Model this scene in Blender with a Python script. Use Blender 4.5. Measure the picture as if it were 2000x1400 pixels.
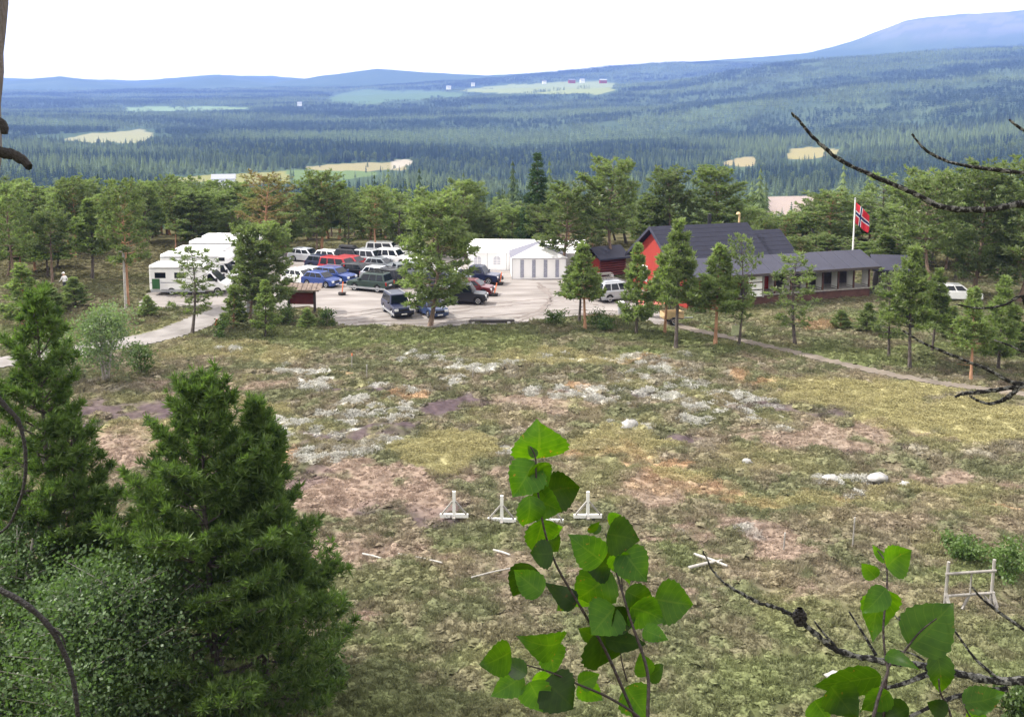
import bpy, math, random
import numpy as np
from mathutils import Vector, Matrix

# ------------------------------------------------------------------ camera, sky, sun, exposure
SC = bpy.context.scene
for o in list(bpy.data.objects): bpy.data.objects.remove(o)
COL = SC.collection
PITCH = math.radians(8.0); CS, SN = math.cos(PITCH), math.sin(PITCH)
EYE = np.array([0.0, 0.0, 17.4]); F = 2000.0; PPY = 461.0
cam = bpy.data.cameras.new('camera'); camo = bpy.data.objects.new('camera', cam); COL.objects.link(camo)
cam.sensor_width = 36.0; cam.lens = 36.0; cam.shift_y = -(700.0 - PPY) / 2000.0
cam.clip_start = 0.05; cam.clip_end = 40000.0
camo.location = EYE; camo.rotation_euler = (math.pi / 2 - PITCH, 0, 0)
SC.camera = camo
SUN_FROM = Vector((-1.0, 0.22, 1.02)).normalized()
SUN_EL = math.asin(SUN_FROM.z); SUN_AZ = math.atan2(SUN_FROM.x, SUN_FROM.y)
W = bpy.data.worlds.new('World'); SC.world = W; W.use_nodes = True
nt = W.node_tree; nt.nodes.clear()
sky = nt.nodes.new('ShaderNodeTexSky'); sky.sky_type = 'NISHITA'; sky.sun_disc = False
sky.sun_elevation = SUN_EL; sky.sun_rotation = SUN_AZ % (2 * math.pi); sky.air_density = 1.0; sky.dust_density = 2.0
# thin bright cloud veil over the blue, the same all round the sky
tc = nt.nodes.new('ShaderNodeTexCoord'); mp = nt.nodes.new('ShaderNodeMapping'); mp.inputs['Scale'].default_value = (1.2, 1.2, 7.0)
cn = nt.nodes.new('ShaderNodeTexNoise'); cn.inputs['Scale'].default_value = 1.6; cn.inputs['Detail'].default_value = 6.0
cr = nt.nodes.new('ShaderNodeMapRange'); cr.inputs['From Min'].default_value = 0.35; cr.inputs['From Max'].default_value = 0.65
cr.inputs['To Min'].default_value = 0.72; cr.inputs['To Max'].default_value = 1.0
mx = nt.nodes.new('ShaderNodeMix'); mx.data_type = 'RGBA'; mx.inputs['B'].default_value = (12.8, 12.0, 11.2, 1)
bg = nt.nodes.new('ShaderNodeBackground'); bg.inputs['Strength'].default_value = 0.12
wo = nt.nodes.new('ShaderNodeOutputWorld')
L = nt.links.new
L(tc.outputs['Generated'], mp.inputs['Vector']); L(mp.outputs['Vector'], cn.inputs['Vector']); L(cn.outputs['Fac'], cr.inputs['Value'])
L(cr.outputs['Result'], mx.inputs['Factor']); L(sky.outputs['Color'], mx.inputs['A']); L(mx.outputs['Result'], bg.inputs['Color']); L(bg.outputs['Background'], wo.inputs['Surface'])
sl = bpy.data.lights.new('sun', 'SUN'); sl.energy = 4.5; sl.angle = math.radians(0.9); sl.color = (1.0, 0.95, 0.87)
so = bpy.data.objects.new('sun', sl); COL.objects.link(so); so.location = (-40, 20, 80)
so.rotation_euler = (-SUN_FROM).to_track_quat('-Z', 'Y').to_euler()
SC.view_settings.view_transform = 'Standard'; SC.view_settings.look = 'None'; SC.view_settings.gamma = 1.0
SC.view_settings.exposure = 0.88; SC.view_settings.use_curve_mapping = False
HAZE_DENSITY = 1.12e-4

# ------------------------------------------------------------------ helpers
rng = np.random.default_rng(7)
def ray(px, py):
    u = (px - 1000.0) / F; v = (PPY - py) / F
    return np.array([u, CS + v * SN, -SN + v * CS])
def P(px, py, t): return EYE + t * ray(px, py)
def G(px, py, z=0.0):
    d = ray(px, py); t = (EYE[2] - z) / (-d[2]); return EYE + t * d
def depth(p): return p[1] * CS + (EYE[2] - p[2]) * SN
def proj(x, y, z):
    h = EYE[2] - z; t = y * CS + h * SN
    return 1000 + F * x / t, PPY - F * (y * SN - h * CS) / t
def z_at(y, py):
    v = (PPY - py) / F; return EYE[2] - y * (SN - v * CS) / (CS + v * SN)

def mesh_np(name, V, T):
    """triangles or quads from arrays"""
    V = np.asarray(V, np.float32); T = np.asarray(T, np.int32); k = T.shape[1]
    me = bpy.data.meshes.new(name); me.vertices.add(len(V)); me.vertices.foreach_set('co', V.ravel())
    me.loops.add(T.size); me.loops.foreach_set('vertex_index', T.ravel())
    me.polygons.add(len(T)); me.polygons.foreach_set('loop_start', np.arange(0, T.size, k, dtype=np.int32))
    me.update(calc_edges=True); me.validate(); return me
def link(name, me, mat=None, parent=None, loc=None, rz=None):
    o = bpy.data.objects.new(name, me); COL.objects.link(o)
    if mat is not None and me is not None and not me.materials: me.materials.append(mat)
    if parent is not None: o.parent = parent
    if loc is not None: o.location = [float(a) for a in loc]
    if rz is not None: o.rotation_euler = (0, 0, rz)
    return o
def tag(o, label=None, cat=None, group=None, kind=None):
    if label: o['label'] = label
    if cat: o['category'] = cat
    if group: o['group'] = group
    if kind: o['kind'] = kind
    return o
def empty(name, loc=(0, 0, 0), rz=0.0, label=None, cat=None, group=None):
    o = link(name, None, None, None, loc, rz); o.empty_display_size = 0.2
    return tag(o, label, cat, group)

class MB:
    def __init__(s): s.v = []; s.f = []
    def add(s, vs, fs):
        b = len(s.v); s.v += [tuple(float(c) for c in q) for q in vs]; s.f += [tuple(b + i for i in q) for q in fs]; return s
    def box(s, a, b, top=None):
        """a,b corners; top = (x0,x1,y0,y1) of a tapered top"""
        x0, y0, z0 = a; x1, y1, z1 = b; t = top or (x0, x1, y0, y1)
        return s.add([(x0, y0, z0), (x1, y0, z0), (x1, y1, z0), (x0, y1, z0), (t[0], t[2], z1), (t[1], t[2], z1), (t[1], t[3], z1), (t[0], t[3], z1)],
                     [(3, 2, 1, 0), (4, 5, 6, 7), (0, 1, 5, 4), (1, 2, 6, 5), (2, 3, 7, 6), (3, 0, 4, 7)])
    def bar(s, p, q, w, h=None):
        """rectangular bar between two points"""
        h = h or w; p = np.array(p, float); q = np.array(q, float); d = q - p; d /= np.linalg.norm(d)
        up = np.array([0, 0, 1.0]) if abs(d[2]) < .9 else np.array([1.0, 0, 0])
        a = np.cross(d, up); a /= np.linalg.norm(a); b = np.cross(a, d)
        vs = [e + a * i * w / 2 + b * j * h / 2 for e in (p, q) for i, j in ((-1, -1), (1, -1), (1, 1), (-1, 1))]
        return s.add(vs, [(3, 2, 1, 0), (4, 5, 6, 7), (0, 1, 5, 4), (1, 2, 6, 5), (2, 3, 7, 6), (3, 0, 4, 7)])
    def tube(s, pts, rad, n=7, cap=True):
        pts = [np.array(p, float) for p in pts]; ring = []; m = len(pts)
        if not hasattr(rad, '__len__'): rad = [rad] * m
        ref = None
        for i, p in enumerate(pts):
            d = pts[min(i + 1, m - 1)] - pts[max(i - 1, 0)]; d = d / (np.linalg.norm(d) + 1e-9)
            if ref is None: ref = np.array([1.0, 0, 0]) if abs(d[0]) < .8 else np.array([0, 1.0, 0])
            a = ref - d * np.dot(ref, d); a /= np.linalg.norm(a) + 1e-9; ref = a; b = np.cross(d, a)
            ring.append([p + rad[i] * (math.cos(k * 2 * math.pi / n) * a + math.sin(k * 2 * math.pi / n) * b) for k in range(n)])
        vs = [q for r in ring for q in r]; fs = []
        for i in range(m - 1):
            for k in range(n):
                fs.append((i * n + k, i * n + (k + 1) % n, (i + 1) * n + (k + 1) % n, (i + 1) * n + k))
        if cap: fs.append(tuple(range(n))[::-1]); fs.append(tuple((m - 1) * n + k for k in range(n)))
        return s.add(vs, fs)
    def prism(s, poly, y0, y1, y0b=None):
        """polygon in x,z extruded along y"""
        n = len(poly); vs = [(x, y0, z) for x, z in poly] + [(x, y1, z) for x, z in poly]
        fs = [tuple(range(n)), tuple(range(2 * n - 1, n - 1, -1))] + [(i, i + n, (i + 1) % n + n, (i + 1) % n) for i in range(n)]
        return s.add(vs, fs)
    def lathe(s, prof, n=12, axis='z', c=(0, 0, 0)):
        vs = []; m = len(prof)
        for r, h in prof:
            for k in range(n):
                a = 2 * math.pi * k / n
                q = (r * math.cos(a), r * math.sin(a), h) if axis == 'z' else (r * math.cos(a), h, r * math.sin(a))
                vs.append((q[0] + c[0], q[1] + c[1], q[2] + c[2]))
        fs = [(i * n + k, i * n + (k + 1) % n, (i + 1) * n + (k + 1) % n, (i + 1) * n + k) for i in range(m - 1) for k in range(n)]
        fs += [tuple(range(n))[::-1], tuple((m - 1) * n + k for k in range(n))]
        return s.add(vs, fs)
    def mesh(s, name, fixn=True):
        me = bpy.data.meshes.new(name); me.from_pydata(s.v, [], s.f); me.update()
        if fixn:
            import bmesh
            bm = bmesh.new(); bm.from_mesh(me); bmesh.ops.recalc_face_normals(bm, faces=bm.faces); bm.to_mesh(me); bm.free()
        return me
    def build(s, name, mat, parent=None, bevel=0.0, seg=2, smooth=False, loc=None, rz=None):
        me = s.mesh(name); o = link(name, me, mat, parent, loc, rz)
        if smooth:
            for p in me.polygons: p.use_smooth = True
        if bevel:
            b = o.modifiers.new('bevel', 'BEVEL'); b.width = bevel; b.segments = seg; b.limit_method = 'ANGLE'; b.angle_limit = math.radians(28)
        return o
def copy_tree(o, parent=None):
    c = o.copy(); COL.objects.link(c); c.parent = parent
    for ch in o.children: copy_tree(ch, c)
    return c
def smooth_path(pts, n=6):
    pts = [np.array(p, float) for p in pts]
    if len(pts) < 3:
        return [pts[0] + (pts[-1] - pts[0]) * i / n for i in range(n + 1)]
    out = []
    for i in range(len(pts) - 1):
        p0 = pts[max(i - 1, 0)]; p1 = pts[i]; p2 = pts[i + 1]; p3 = pts[min(i + 2, len(pts) - 1)]
        for k in range(n):
            t = k / n
            out.append(.5 * ((2 * p1) + (-p0 + p2) * t + (2 * p0 - 5 * p1 + 4 * p2 - p3) * t * t + (-p0 + 3 * p1 - 3 * p2 + p3) * t ** 3))
    return out + [pts[-1]]

# numpy value noise
_tab = np.random.default_rng(11).random((256, 256)).astype(np.float32)
def vnoise(x, y):
    xi = np.floor(x).astype(int); yi = np.floor(y).astype(int); fx = x - xi; fy = y - yi
    fx = fx * fx * (3 - 2 * fx); fy = fy * fy * (3 - 2 * fy)
    a = _tab[xi & 255, yi & 255]; b = _tab[(xi + 1) & 255, yi & 255]; c = _tab[xi & 255, (yi + 1) & 255]; d = _tab[(xi + 1) & 255, (yi + 1) & 255]
    return (a * (1 - fx) + b * fx) * (1 - fy) + (c * (1 - fx) + d * fx) * fy
def fbm(x, y, o=4):
    s = 0; a = .5; t = 0
    for i in range(o): s = s + a * vnoise(x * 2 ** i + 17.3 * i, y * 2 ** i + 9.1 * i); t += a; a *= .5
    return s / t

# ------------------------------------------------------------------ materials
def nodes(name):
    m = bpy.data.materials.new(name); m.use_nodes = True; n = m.node_tree; n.nodes.clear(); return m, n
def newn(n, t, **kw):
    q = n.nodes.new(t)
    for k, v in kw.items():
        if k in q.inputs: q.inputs[k].default_value = v
        else: setattr(q, k, v)
    return q
def noise_fac(n, scale, detail=4.0, space='Object', stretch=None, lo=.3, hi=.7):
    if space == 'World': src = newn(n, 'ShaderNodeNewGeometry').outputs['Position']
    else: src = newn(n, 'ShaderNodeTexCoord').outputs['Object']
    if stretch:
        mpn = newn(n, 'ShaderNodeMapping'); mpn.inputs['Scale'].default_value = stretch; n.links.new(src, mpn.inputs['Vector']); src = mpn.outputs['Vector']
    t = newn(n, 'ShaderNodeTexNoise'); t.inputs['Scale'].default_value = scale; t.inputs['Detail'].default_value = detail
    n.links.new(src, t.inputs['Vector'])
    r = newn(n, 'ShaderNodeMapRange'); r.inputs['From Min'].default_value = lo; r.inputs['From Max'].default_value = hi
    n.links.new(t.outputs['Fac'], r.inputs['Value']); return r.outputs['Result']
def mixc(n, fac, a, b, blend='MIX'):
    q = newn(n, 'ShaderNodeMix', data_type='RGBA', blend_type=blend)
    for sock, val in (('Factor', fac), ('A', a), ('B', b)):
        if hasattr(val, 'links'): n.links.new(val, q.inputs[sock])
        else: q.inputs[sock].default_value = val if not hasattr(val, '__len__') else (*val, 1)
    return q.outputs['Result']
def mul(c, k): return tuple(min(1, x * k) for x in c)
def M(name, col, rough=.7, var=.15, scale=4.0, bump=0.0, bscale=None, metal=0.0, spec=.35, coat=0.0, col2=None, space='Object', stretch=None, trans=0.0, lo=.3, hi=.7):
    m, n = nodes(name); b = newn(n, 'ShaderNodeBsdfPrincipled'); o = newn(n, 'ShaderNodeOutputMaterial')
    f = noise_fac(n, scale, 5, space, stretch, lo, hi)
    c = mixc(n, f, mul(col, 1 - var), col2 or mul(col, 1 + var)); n.links.new(c, b.inputs['Base Color'])
    b.inputs['Roughness'].default_value = rough; b.inputs['Metallic'].default_value = metal; b.inputs['Specular IOR Level'].default_value = spec
    b.inputs['Coat Weight'].default_value = coat; b.inputs['Coat Roughness'].default_value = .08
    if trans: b.inputs['Transmission Weight'].default_value = trans
    if bump:
        t = noise_fac(n, bscale or scale * 3, 6, space, stretch, 0, 1); bn = newn(n, 'ShaderNodeBump'); bn.inputs['Strength'].default_value = bump; bn.inputs['Distance'].default_value = .05
        n.links.new(t, bn.inputs['Height']); n.links.new(bn.outputs['Normal'], b.inputs['Normal'])
    n.links.new(b.outputs[0], o.inputs['Surface']); return m
def leaf_mat(name, c1, c2, scale=1.5, transl=.35, space='Object', rnd=.25, gloss=.06, c3=None, big=None):
    m, n = nodes(name); o = newn(n, 'ShaderNodeOutputMaterial')
    c = mixc(n, noise_fac(n, scale, 3, space), c1, c2)
    if c3: c = mixc(n, noise_fac(n, big, 3, 'World', (.4, 1, 1), .45, .56), c, c3)
    oi = newn(n, 'ShaderNodeObjectInfo'); mr = newn(n, 'ShaderNodeMapRange'); mr.inputs['To Min'].default_value = 1 - rnd; mr.inputs['To Max'].default_value = 1 + rnd
    n.links.new(oi.outputs['Random'], mr.inputs['Value'])
    hs = newn(n, 'ShaderNodeHueSaturation'); n.links.new(mr.outputs['Result'], hs.inputs['Value']); n.links.new(c, hs.inputs['Color'])
    d = newn(n, 'ShaderNodeBsdfDiffuse'); t = newn(n, 'ShaderNodeBsdfTranslucent'); g = newn(n, 'ShaderNodeBsdfGlossy'); g.inputs['Roughness'].default_value = .45
    tcol = mixc(n, 1.0, hs.outputs['Color'], (1.1, 1.35, .55), 'MULTIPLY')
    n.links.new(hs.outputs['Color'], d.inputs['Color']); n.links.new(tcol, t.inputs['Color'])
    m1 = newn(n, 'ShaderNodeMixShader'); m1.inputs['Fac'].default_value = transl; n.links.new(d.outputs[0], m1.inputs[1]); n.links.new(t.outputs[0], m1.inputs[2])
    m2 = newn(n, 'ShaderNodeMixShader'); m2.inputs['Fac'].default_value = gloss; n.links.new(m1.outputs[0], m2.inputs[1]); n.links.new(g.outputs[0], m2.inputs[2])
    n.links.new(m2.outputs[0], o.inputs['Surface']); return m
def veg_mat(name, inst=False, rnd=.2, transl=.2):
    """colour from the vegetation cover stored with the ground, plus fine grain"""
    m, n = nodes(name); o = newn(n, 'ShaderNodeOutputMaterial')
    a = newn(n, 'ShaderNodeAttribute', attribute_name='veg'); a.attribute_type = 'INSTANCER' if inst else 'GEOMETRY'
    f = noise_fac(n, 9.0 if inst else 2.2, 6, 'World'); mr = newn(n, 'ShaderNodeMapRange'); mr.inputs['To Min'].default_value = .62; mr.inputs['To Max'].default_value = 1.35
    n.links.new(f, mr.inputs['Value']); hs = newn(n, 'ShaderNodeHueSaturation'); n.links.new(a.outputs['Color'], hs.inputs['Color'])
    val = mr.outputs['Result']
    if inst:
        oi = newn(n, 'ShaderNodeObjectInfo'); m3 = newn(n, 'ShaderNodeMapRange'); m3.inputs['To Min'].default_value = 1 - rnd; m3.inputs['To Max'].default_value = 1 + rnd
        n.links.new(oi.outputs['Random'], m3.inputs['Value']); mm = newn(n, 'ShaderNodeMath', operation='MULTIPLY')
        n.links.new(val, mm.inputs[0]); n.links.new(m3.outputs['Result'], mm.inputs[1]); val = mm.outputs[0]
    n.links.new(val, hs.inputs['Value'])
    d = newn(n, 'ShaderNodeBsdfDiffuse'); n.links.new(hs.outputs['Color'], d.inputs['Color']); sh = d.outputs[0]
    if inst and transl:
        t = newn(n, 'ShaderNodeBsdfTranslucent'); n.links.new(hs.outputs['Color'], t.inputs['Color']); q = newn(n, 'ShaderNodeMixShader'); q.inputs['Fac'].default_value = transl
        n.links.new(d.outputs[0], q.inputs[1]); n.links.new(t.outputs[0], q.inputs[2]); sh = q.outputs[0]
    else:
        bn = newn(n, 'ShaderNodeBump'); bn.inputs['Strength'].default_value = .6; bn.inputs['Distance'].default_value = .06
        n.links.new(noise_fac(n, 6, 6, 'World', None, 0, 1), bn.inputs['Height']); n.links.new(bn.outputs['Normal'], d.inputs['Normal'])
    n.links.new(sh, o.inputs['Surface']); return m

MT = {}
MT['bark'] = M('pine_bark', (.17, .12, .09), .9, .35, 5, .5, 22, stretch=(1, 1, .3))
MT['bark_red'] = M('pine_bark_orange', (.36, .2, .12), .9, .3, 4, .4, 20, stretch=(1, 1, .3))
MT['bark_grey'] = M('grey_bark', (.085, .07, .062), .9, .6, 9, 1.0, 34, stretch=(1, 1, .35))
MT['birch_bark'] = M('birch_bark', (.5, .47, .43), .8, .3, 5, .3, 20, col2=(.2, .18, .16), stretch=(1, 1, .5))
MT['twig_lichen'] = M('lichened_twig', (.008, .007, .0065), .9, .2, 110, .9, 260, col2=(.2, .2, .18), lo=.5, hi=.58)
MT['twig_dark'] = M('dark_twig', (.009, .007, .006), .7, .3, 40, .5, 120)
MT['stem'] = M('birch_stem', (.016, .009, .008), .55, .3, 40, .3, 120)
MT['pine'] = leaf_mat('pine_needles', (.115, .145, .07), (.2, .235, .11), 1.1, .5, rnd=.25, gloss=.02)
MT['pine_fg'] = leaf_mat('young_pine_needles', (.04, .07, .024), (.14, .205, .055), 5, .42, rnd=.05, gloss=.015)
MT['pine_young'] = leaf_mat('bright_pine_needles', (.12, .155, .065), (.2, .24, .1), 1.2, .5, rnd=.22, gloss=.02)
MT['pine_brown'] = leaf_mat('rusty_pine_needles', (.23, .15, .09), (.14, .16, .06), .5, .35, rnd=.1, gloss=.02)
MT['spruce'] = leaf_mat('spruce_needles', (.045, .08, .036), (.075, .12, .05), 1.0, .25, rnd=.15, gloss=.02)
MT['birch'] = leaf_mat('birch_foliage', (.072, .12, .05), (.13, .19, .08), 2.2, .4, rnd=.1, gloss=.02)
MT['birch_grey'] = leaf_mat('willow_foliage', (.11, .16, .08), (.17, .22, .11), 1.2, .4, rnd=.1, gloss=.02)
MT['shrub'] = leaf_mat('juniper_foliage', (.06, .1, .032), (.11, .16, .05), 1.6, .35, rnd=.25, gloss=.02)
def birch_leaf():
    m, n = nodes('birch_leaf'); o = newn(n, 'ShaderNodeOutputMaterial'); uv = newn(n, 'ShaderNodeUVMap'); sp = newn(n, 'ShaderNodeSeparateXYZ'); n.links.new(uv.outputs[0], sp.inputs[0])
    def mth(op, a, b=None, c=None):
        q = newn(n, 'ShaderNodeMath', operation=op)
        for k, v in enumerate((a, b, c)):
            if v is None: continue
            if hasattr(v, 'links'): n.links.new(v, q.inputs[k])
            else: q.inputs[k].default_value = v
        return q.outputs[0]
    ab = mth('ABSOLUTE', sp.outputs['Y']); mid = mth('LESS_THAN', ab, .05)
    ph = mth('FRACT', mth('ADD', mth('MULTIPLY', sp.outputs['X'], 7.0), mth('MULTIPLY', ab, -1.5))); side = mth('LESS_THAN', ph, .09); vein = mth('MAXIMUM', mid, side)
    c = mixc(n, noise_fac(n, 60, 4), (.016, .055, .003), (.032, .09, .005)); c = mixc(n, mth('MULTIPLY', vein, .16), c, (.1, .17, .03))
    c = mixc(n, noise_fac(n, 140, 3, 'Object', None, .68, .74), c, (.1, .07, .02))
    oi = newn(n, 'ShaderNodeObjectInfo'); mr = newn(n, 'ShaderNodeMapRange'); mr.inputs['To Min'].default_value = .3; mr.inputs['To Max'].default_value = 1.7; n.links.new(oi.outputs['Random'], mr.inputs['Value'])
    hs = newn(n, 'ShaderNodeHueSaturation'); n.links.new(mr.outputs['Result'], hs.inputs['Value']); n.links.new(c, hs.inputs['Color'])
    tcol = mixc(n, 1.0, hs.outputs['Color'], (3.2, 2.5, .35), 'MULTIPLY')
    d = newn(n, 'ShaderNodeBsdfDiffuse'); t = newn(n, 'ShaderNodeBsdfTranslucent'); g = newn(n, 'ShaderNodeBsdfGlossy'); g.inputs['Roughness'].default_value = .5
    n.links.new(hs.outputs['Color'], d.inputs['Color']); n.links.new(tcol, t.inputs['Color'])
    m1 = newn(n, 'ShaderNodeMixShader'); m1.inputs['Fac'].default_value = .62; n.links.new(d.outputs[0], m1.inputs[1]); n.links.new(t.outputs[0], m1.inputs[2])
    m2 = newn(n, 'ShaderNodeMixShader'); m2.inputs['Fac'].default_value = .012; n.links.new(m1.outputs[0], m2.inputs[1]); n.links.new(g.outputs[0], m2.inputs[2]); n.links.new(m2.outputs[0], o.inputs['Surface']); return m
MT['leaf'] = birch_leaf()
MT['gravel'] = M('pale_gravel', (.185, .164, .15), .95, .2, .45, .5, 14, col2=(.29, .268, .255), space='World', stretch=(.45, 1.6, 1))
MT['gravel_road'] = M('road_gravel', (.17, .155, .145), .95, .2, .6, .5, 14, col2=(.25, .235, .225), space='World')
MT['trail'] = M('trail_dirt', (.155, .13, .105), .95, .3, .8, .5, 12, space='World')
MT['white_paint'] = M('white_paint', (.78, .78, .76), .5, .06, 2)
MT['canvas'] = M('white_canvas', (.82, .82, .82), .6, .03, 1)
MT['canvas_grey'] = M('grey_canvas', (.13, .13, .165), .6, .12, 2)
MT['clear_strip'] = M('grey_window_film', (.3, .31, .38), .35, .35, 6, stretch=(1, 1, 3))
MT['print_grey'] = M('grey_window_print', (.5, .5, .55), .5, .1, 3)
MT['grey_wood'] = M('weathered_wood', (.26, .245, .225), .85, .25, 5, .3, 25, stretch=(1, 1, .3))
MT['pale_wood'] = M('pale_board', (.36, .345, .32), .8, .2, 6, .2, 25)
MT['plywood'] = M('plywood', (.5, .36, .2), .8, .2, 3, .2, 20)
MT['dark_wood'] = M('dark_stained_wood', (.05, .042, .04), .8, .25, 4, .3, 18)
MT['red_wood'] = M('red_painted_boards', (.27, .026, .018), .75, .14, 2, .3, 10, stretch=(6, 6, .3))
MT['darkred_wood'] = M('dark_red_boards', (.11, .022, .02), .8, .2, 2, .3, 10)
MT['brown_red'] = M('red_brown_base', (.085, .042, .034), .85, .25, 2, .3, 10)
MT['roof'] = M('dark_metal_tile_roof', (.015, .016, .028), .65, .12, 2, .25, 3.5, spec=.2)
MT['roof2'] = M('grey_blue_sheet_roof', (.036, .037, .056), .6, .1, 1.5, .12, 6, spec=.25)
MT['sod'] = M('weathered_roof_boards', (.21, .165, .14), .95, .35, 3, .6, 14)
MT['black'] = M('black_plastic', (.012, .012, .014), .5, .2, 3)
MT['tyre'] = M('tyre_rubber', (.015, .015, .016), .8, .2, 6)
MT['rim'] = M('alloy_rim', (.45, .45, .47), .35, .1, 6, metal=.7)
MT['glass'] = M('dark_glass', (.006, .009, .014), .1, .1, 1, spec=.3)
MT['lamp'] = M('headlight_glass', (.7, .72, .75), .12, .05, 3, spec=.7)
MT['tail'] = M('tail_light', (.4, .015, .012), .2, .1, 3)
MT['plate'] = M('number_plate', (.7, .7, .7), .5, .03, 3)
MT['grey_metal'] = M('grey_metal', (.33, .34, .36), .5, .12, 3, metal=.3)
MT['orange'] = M('orange_plastic', (.75, .19, .07), .5, .1, 3)
MT['red_metal'] = M('red_metal', (.5, .05, .03), .5, .15, 3)
MT['green'] = M('green_plastic', (.03, .1, .035), .5, .2, 3)
MT['stone'] = M('pale_stone', (.33, .325, .31), .9, .2, 6, .5, 18)
MT['skin'] = M('skin', (.5, .3, .22), .6, .05, 5)
# ------------------------------------------------------------------ ground cover and terrain
def in_poly(x, y, poly):
    x = np.asarray(x); y = np.asarray(y); r = np.zeros(x.shape, bool); n = len(poly)
    for i in range(n):
        x0, y0 = poly[i]; x1, y1 = poly[(i + 1) % n]
        c = ((y0 > y) != (y1 > y)) & (x < (x1 - x0) * (y - y0) / (y1 - y0 + 1e-12) + x0); r ^= c
    return r
def densify(poly, step, amp, seed, closed=True):
    out = []; n = len(poly); r = np.random.default_rng(seed)
    for i in range(n if closed else n - 1):
        a = np.array(poly[i]); b = np.array(poly[(i + 1) % n]); k = max(1, int(np.linalg.norm(b - a) / step))
        for j in range(k):
            q = a + (b - a) * j / k; out.append((q[0] + r.normal() * amp, q[1] + r.normal() * amp))
    return out
LOT_PX = [(268, 600), (285, 578), (296, 560), (300, 540), (420, 500), (560, 492), (760, 490), (900, 500), (930, 520), (1150, 528), (1215, 545), (1262, 560), (1262, 598), (1300, 622), (1345, 640), (1290, 636),
          (1240, 622), (1190, 614), (1120, 616), (1060, 622), (1010, 632), (930, 634), (860, 638), (760, 636), (660, 635), (640, 622), (628, 604), (600, 598), (540, 604), (470, 612), (430, 608), (400, 597), (330, 603)]
LOT = densify([tuple(G(*q)[:2]) for q in LOT_PX], .7, .12, 3)
ROAD_C = smooth_path([G(*q)[:2] for q in [(560, 590), (470, 600), (420, 615), (360, 640), (310, 656), (225, 672), (130, 688), (40, 702), (-120, 722), (-400, 760)]], 8)
TRAIL_C = smooth_path([G(*q)[:2] for q in [(1290, 622), (1340, 640), (1450, 664), (1560, 690), (1680, 718), (1800, 742), (1900, 756), (2010, 770), (2300, 800)]], 8)
def dist_path(x, y, path):
    d = np.full(x.shape, 1e9)
    for a, b in zip(path[:-1], path[1:]):
        ab = b - a; t = np.clip(((x - a[0]) * ab[0] + (y - a[1]) * ab[1]) / (ab @ ab + 1e-9), 0, 1)
        d = np.minimum(d, np.hypot(x - a[0] - t * ab[0], y - a[1] - t * ab[1]))
    return d
C = dict(olive=(.13, .136, .076), brown=(.195, .155, .117), green=(.135, .16, .065), pink=(.28, .21, .17), peat=(.07, .05, .062), lichen=(.52, .515, .475),
         straw=(.315, .29, .15), orange=(.32, .215, .13), forest=(.085, .078, .042), hill=(.09, .1, .04))
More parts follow.
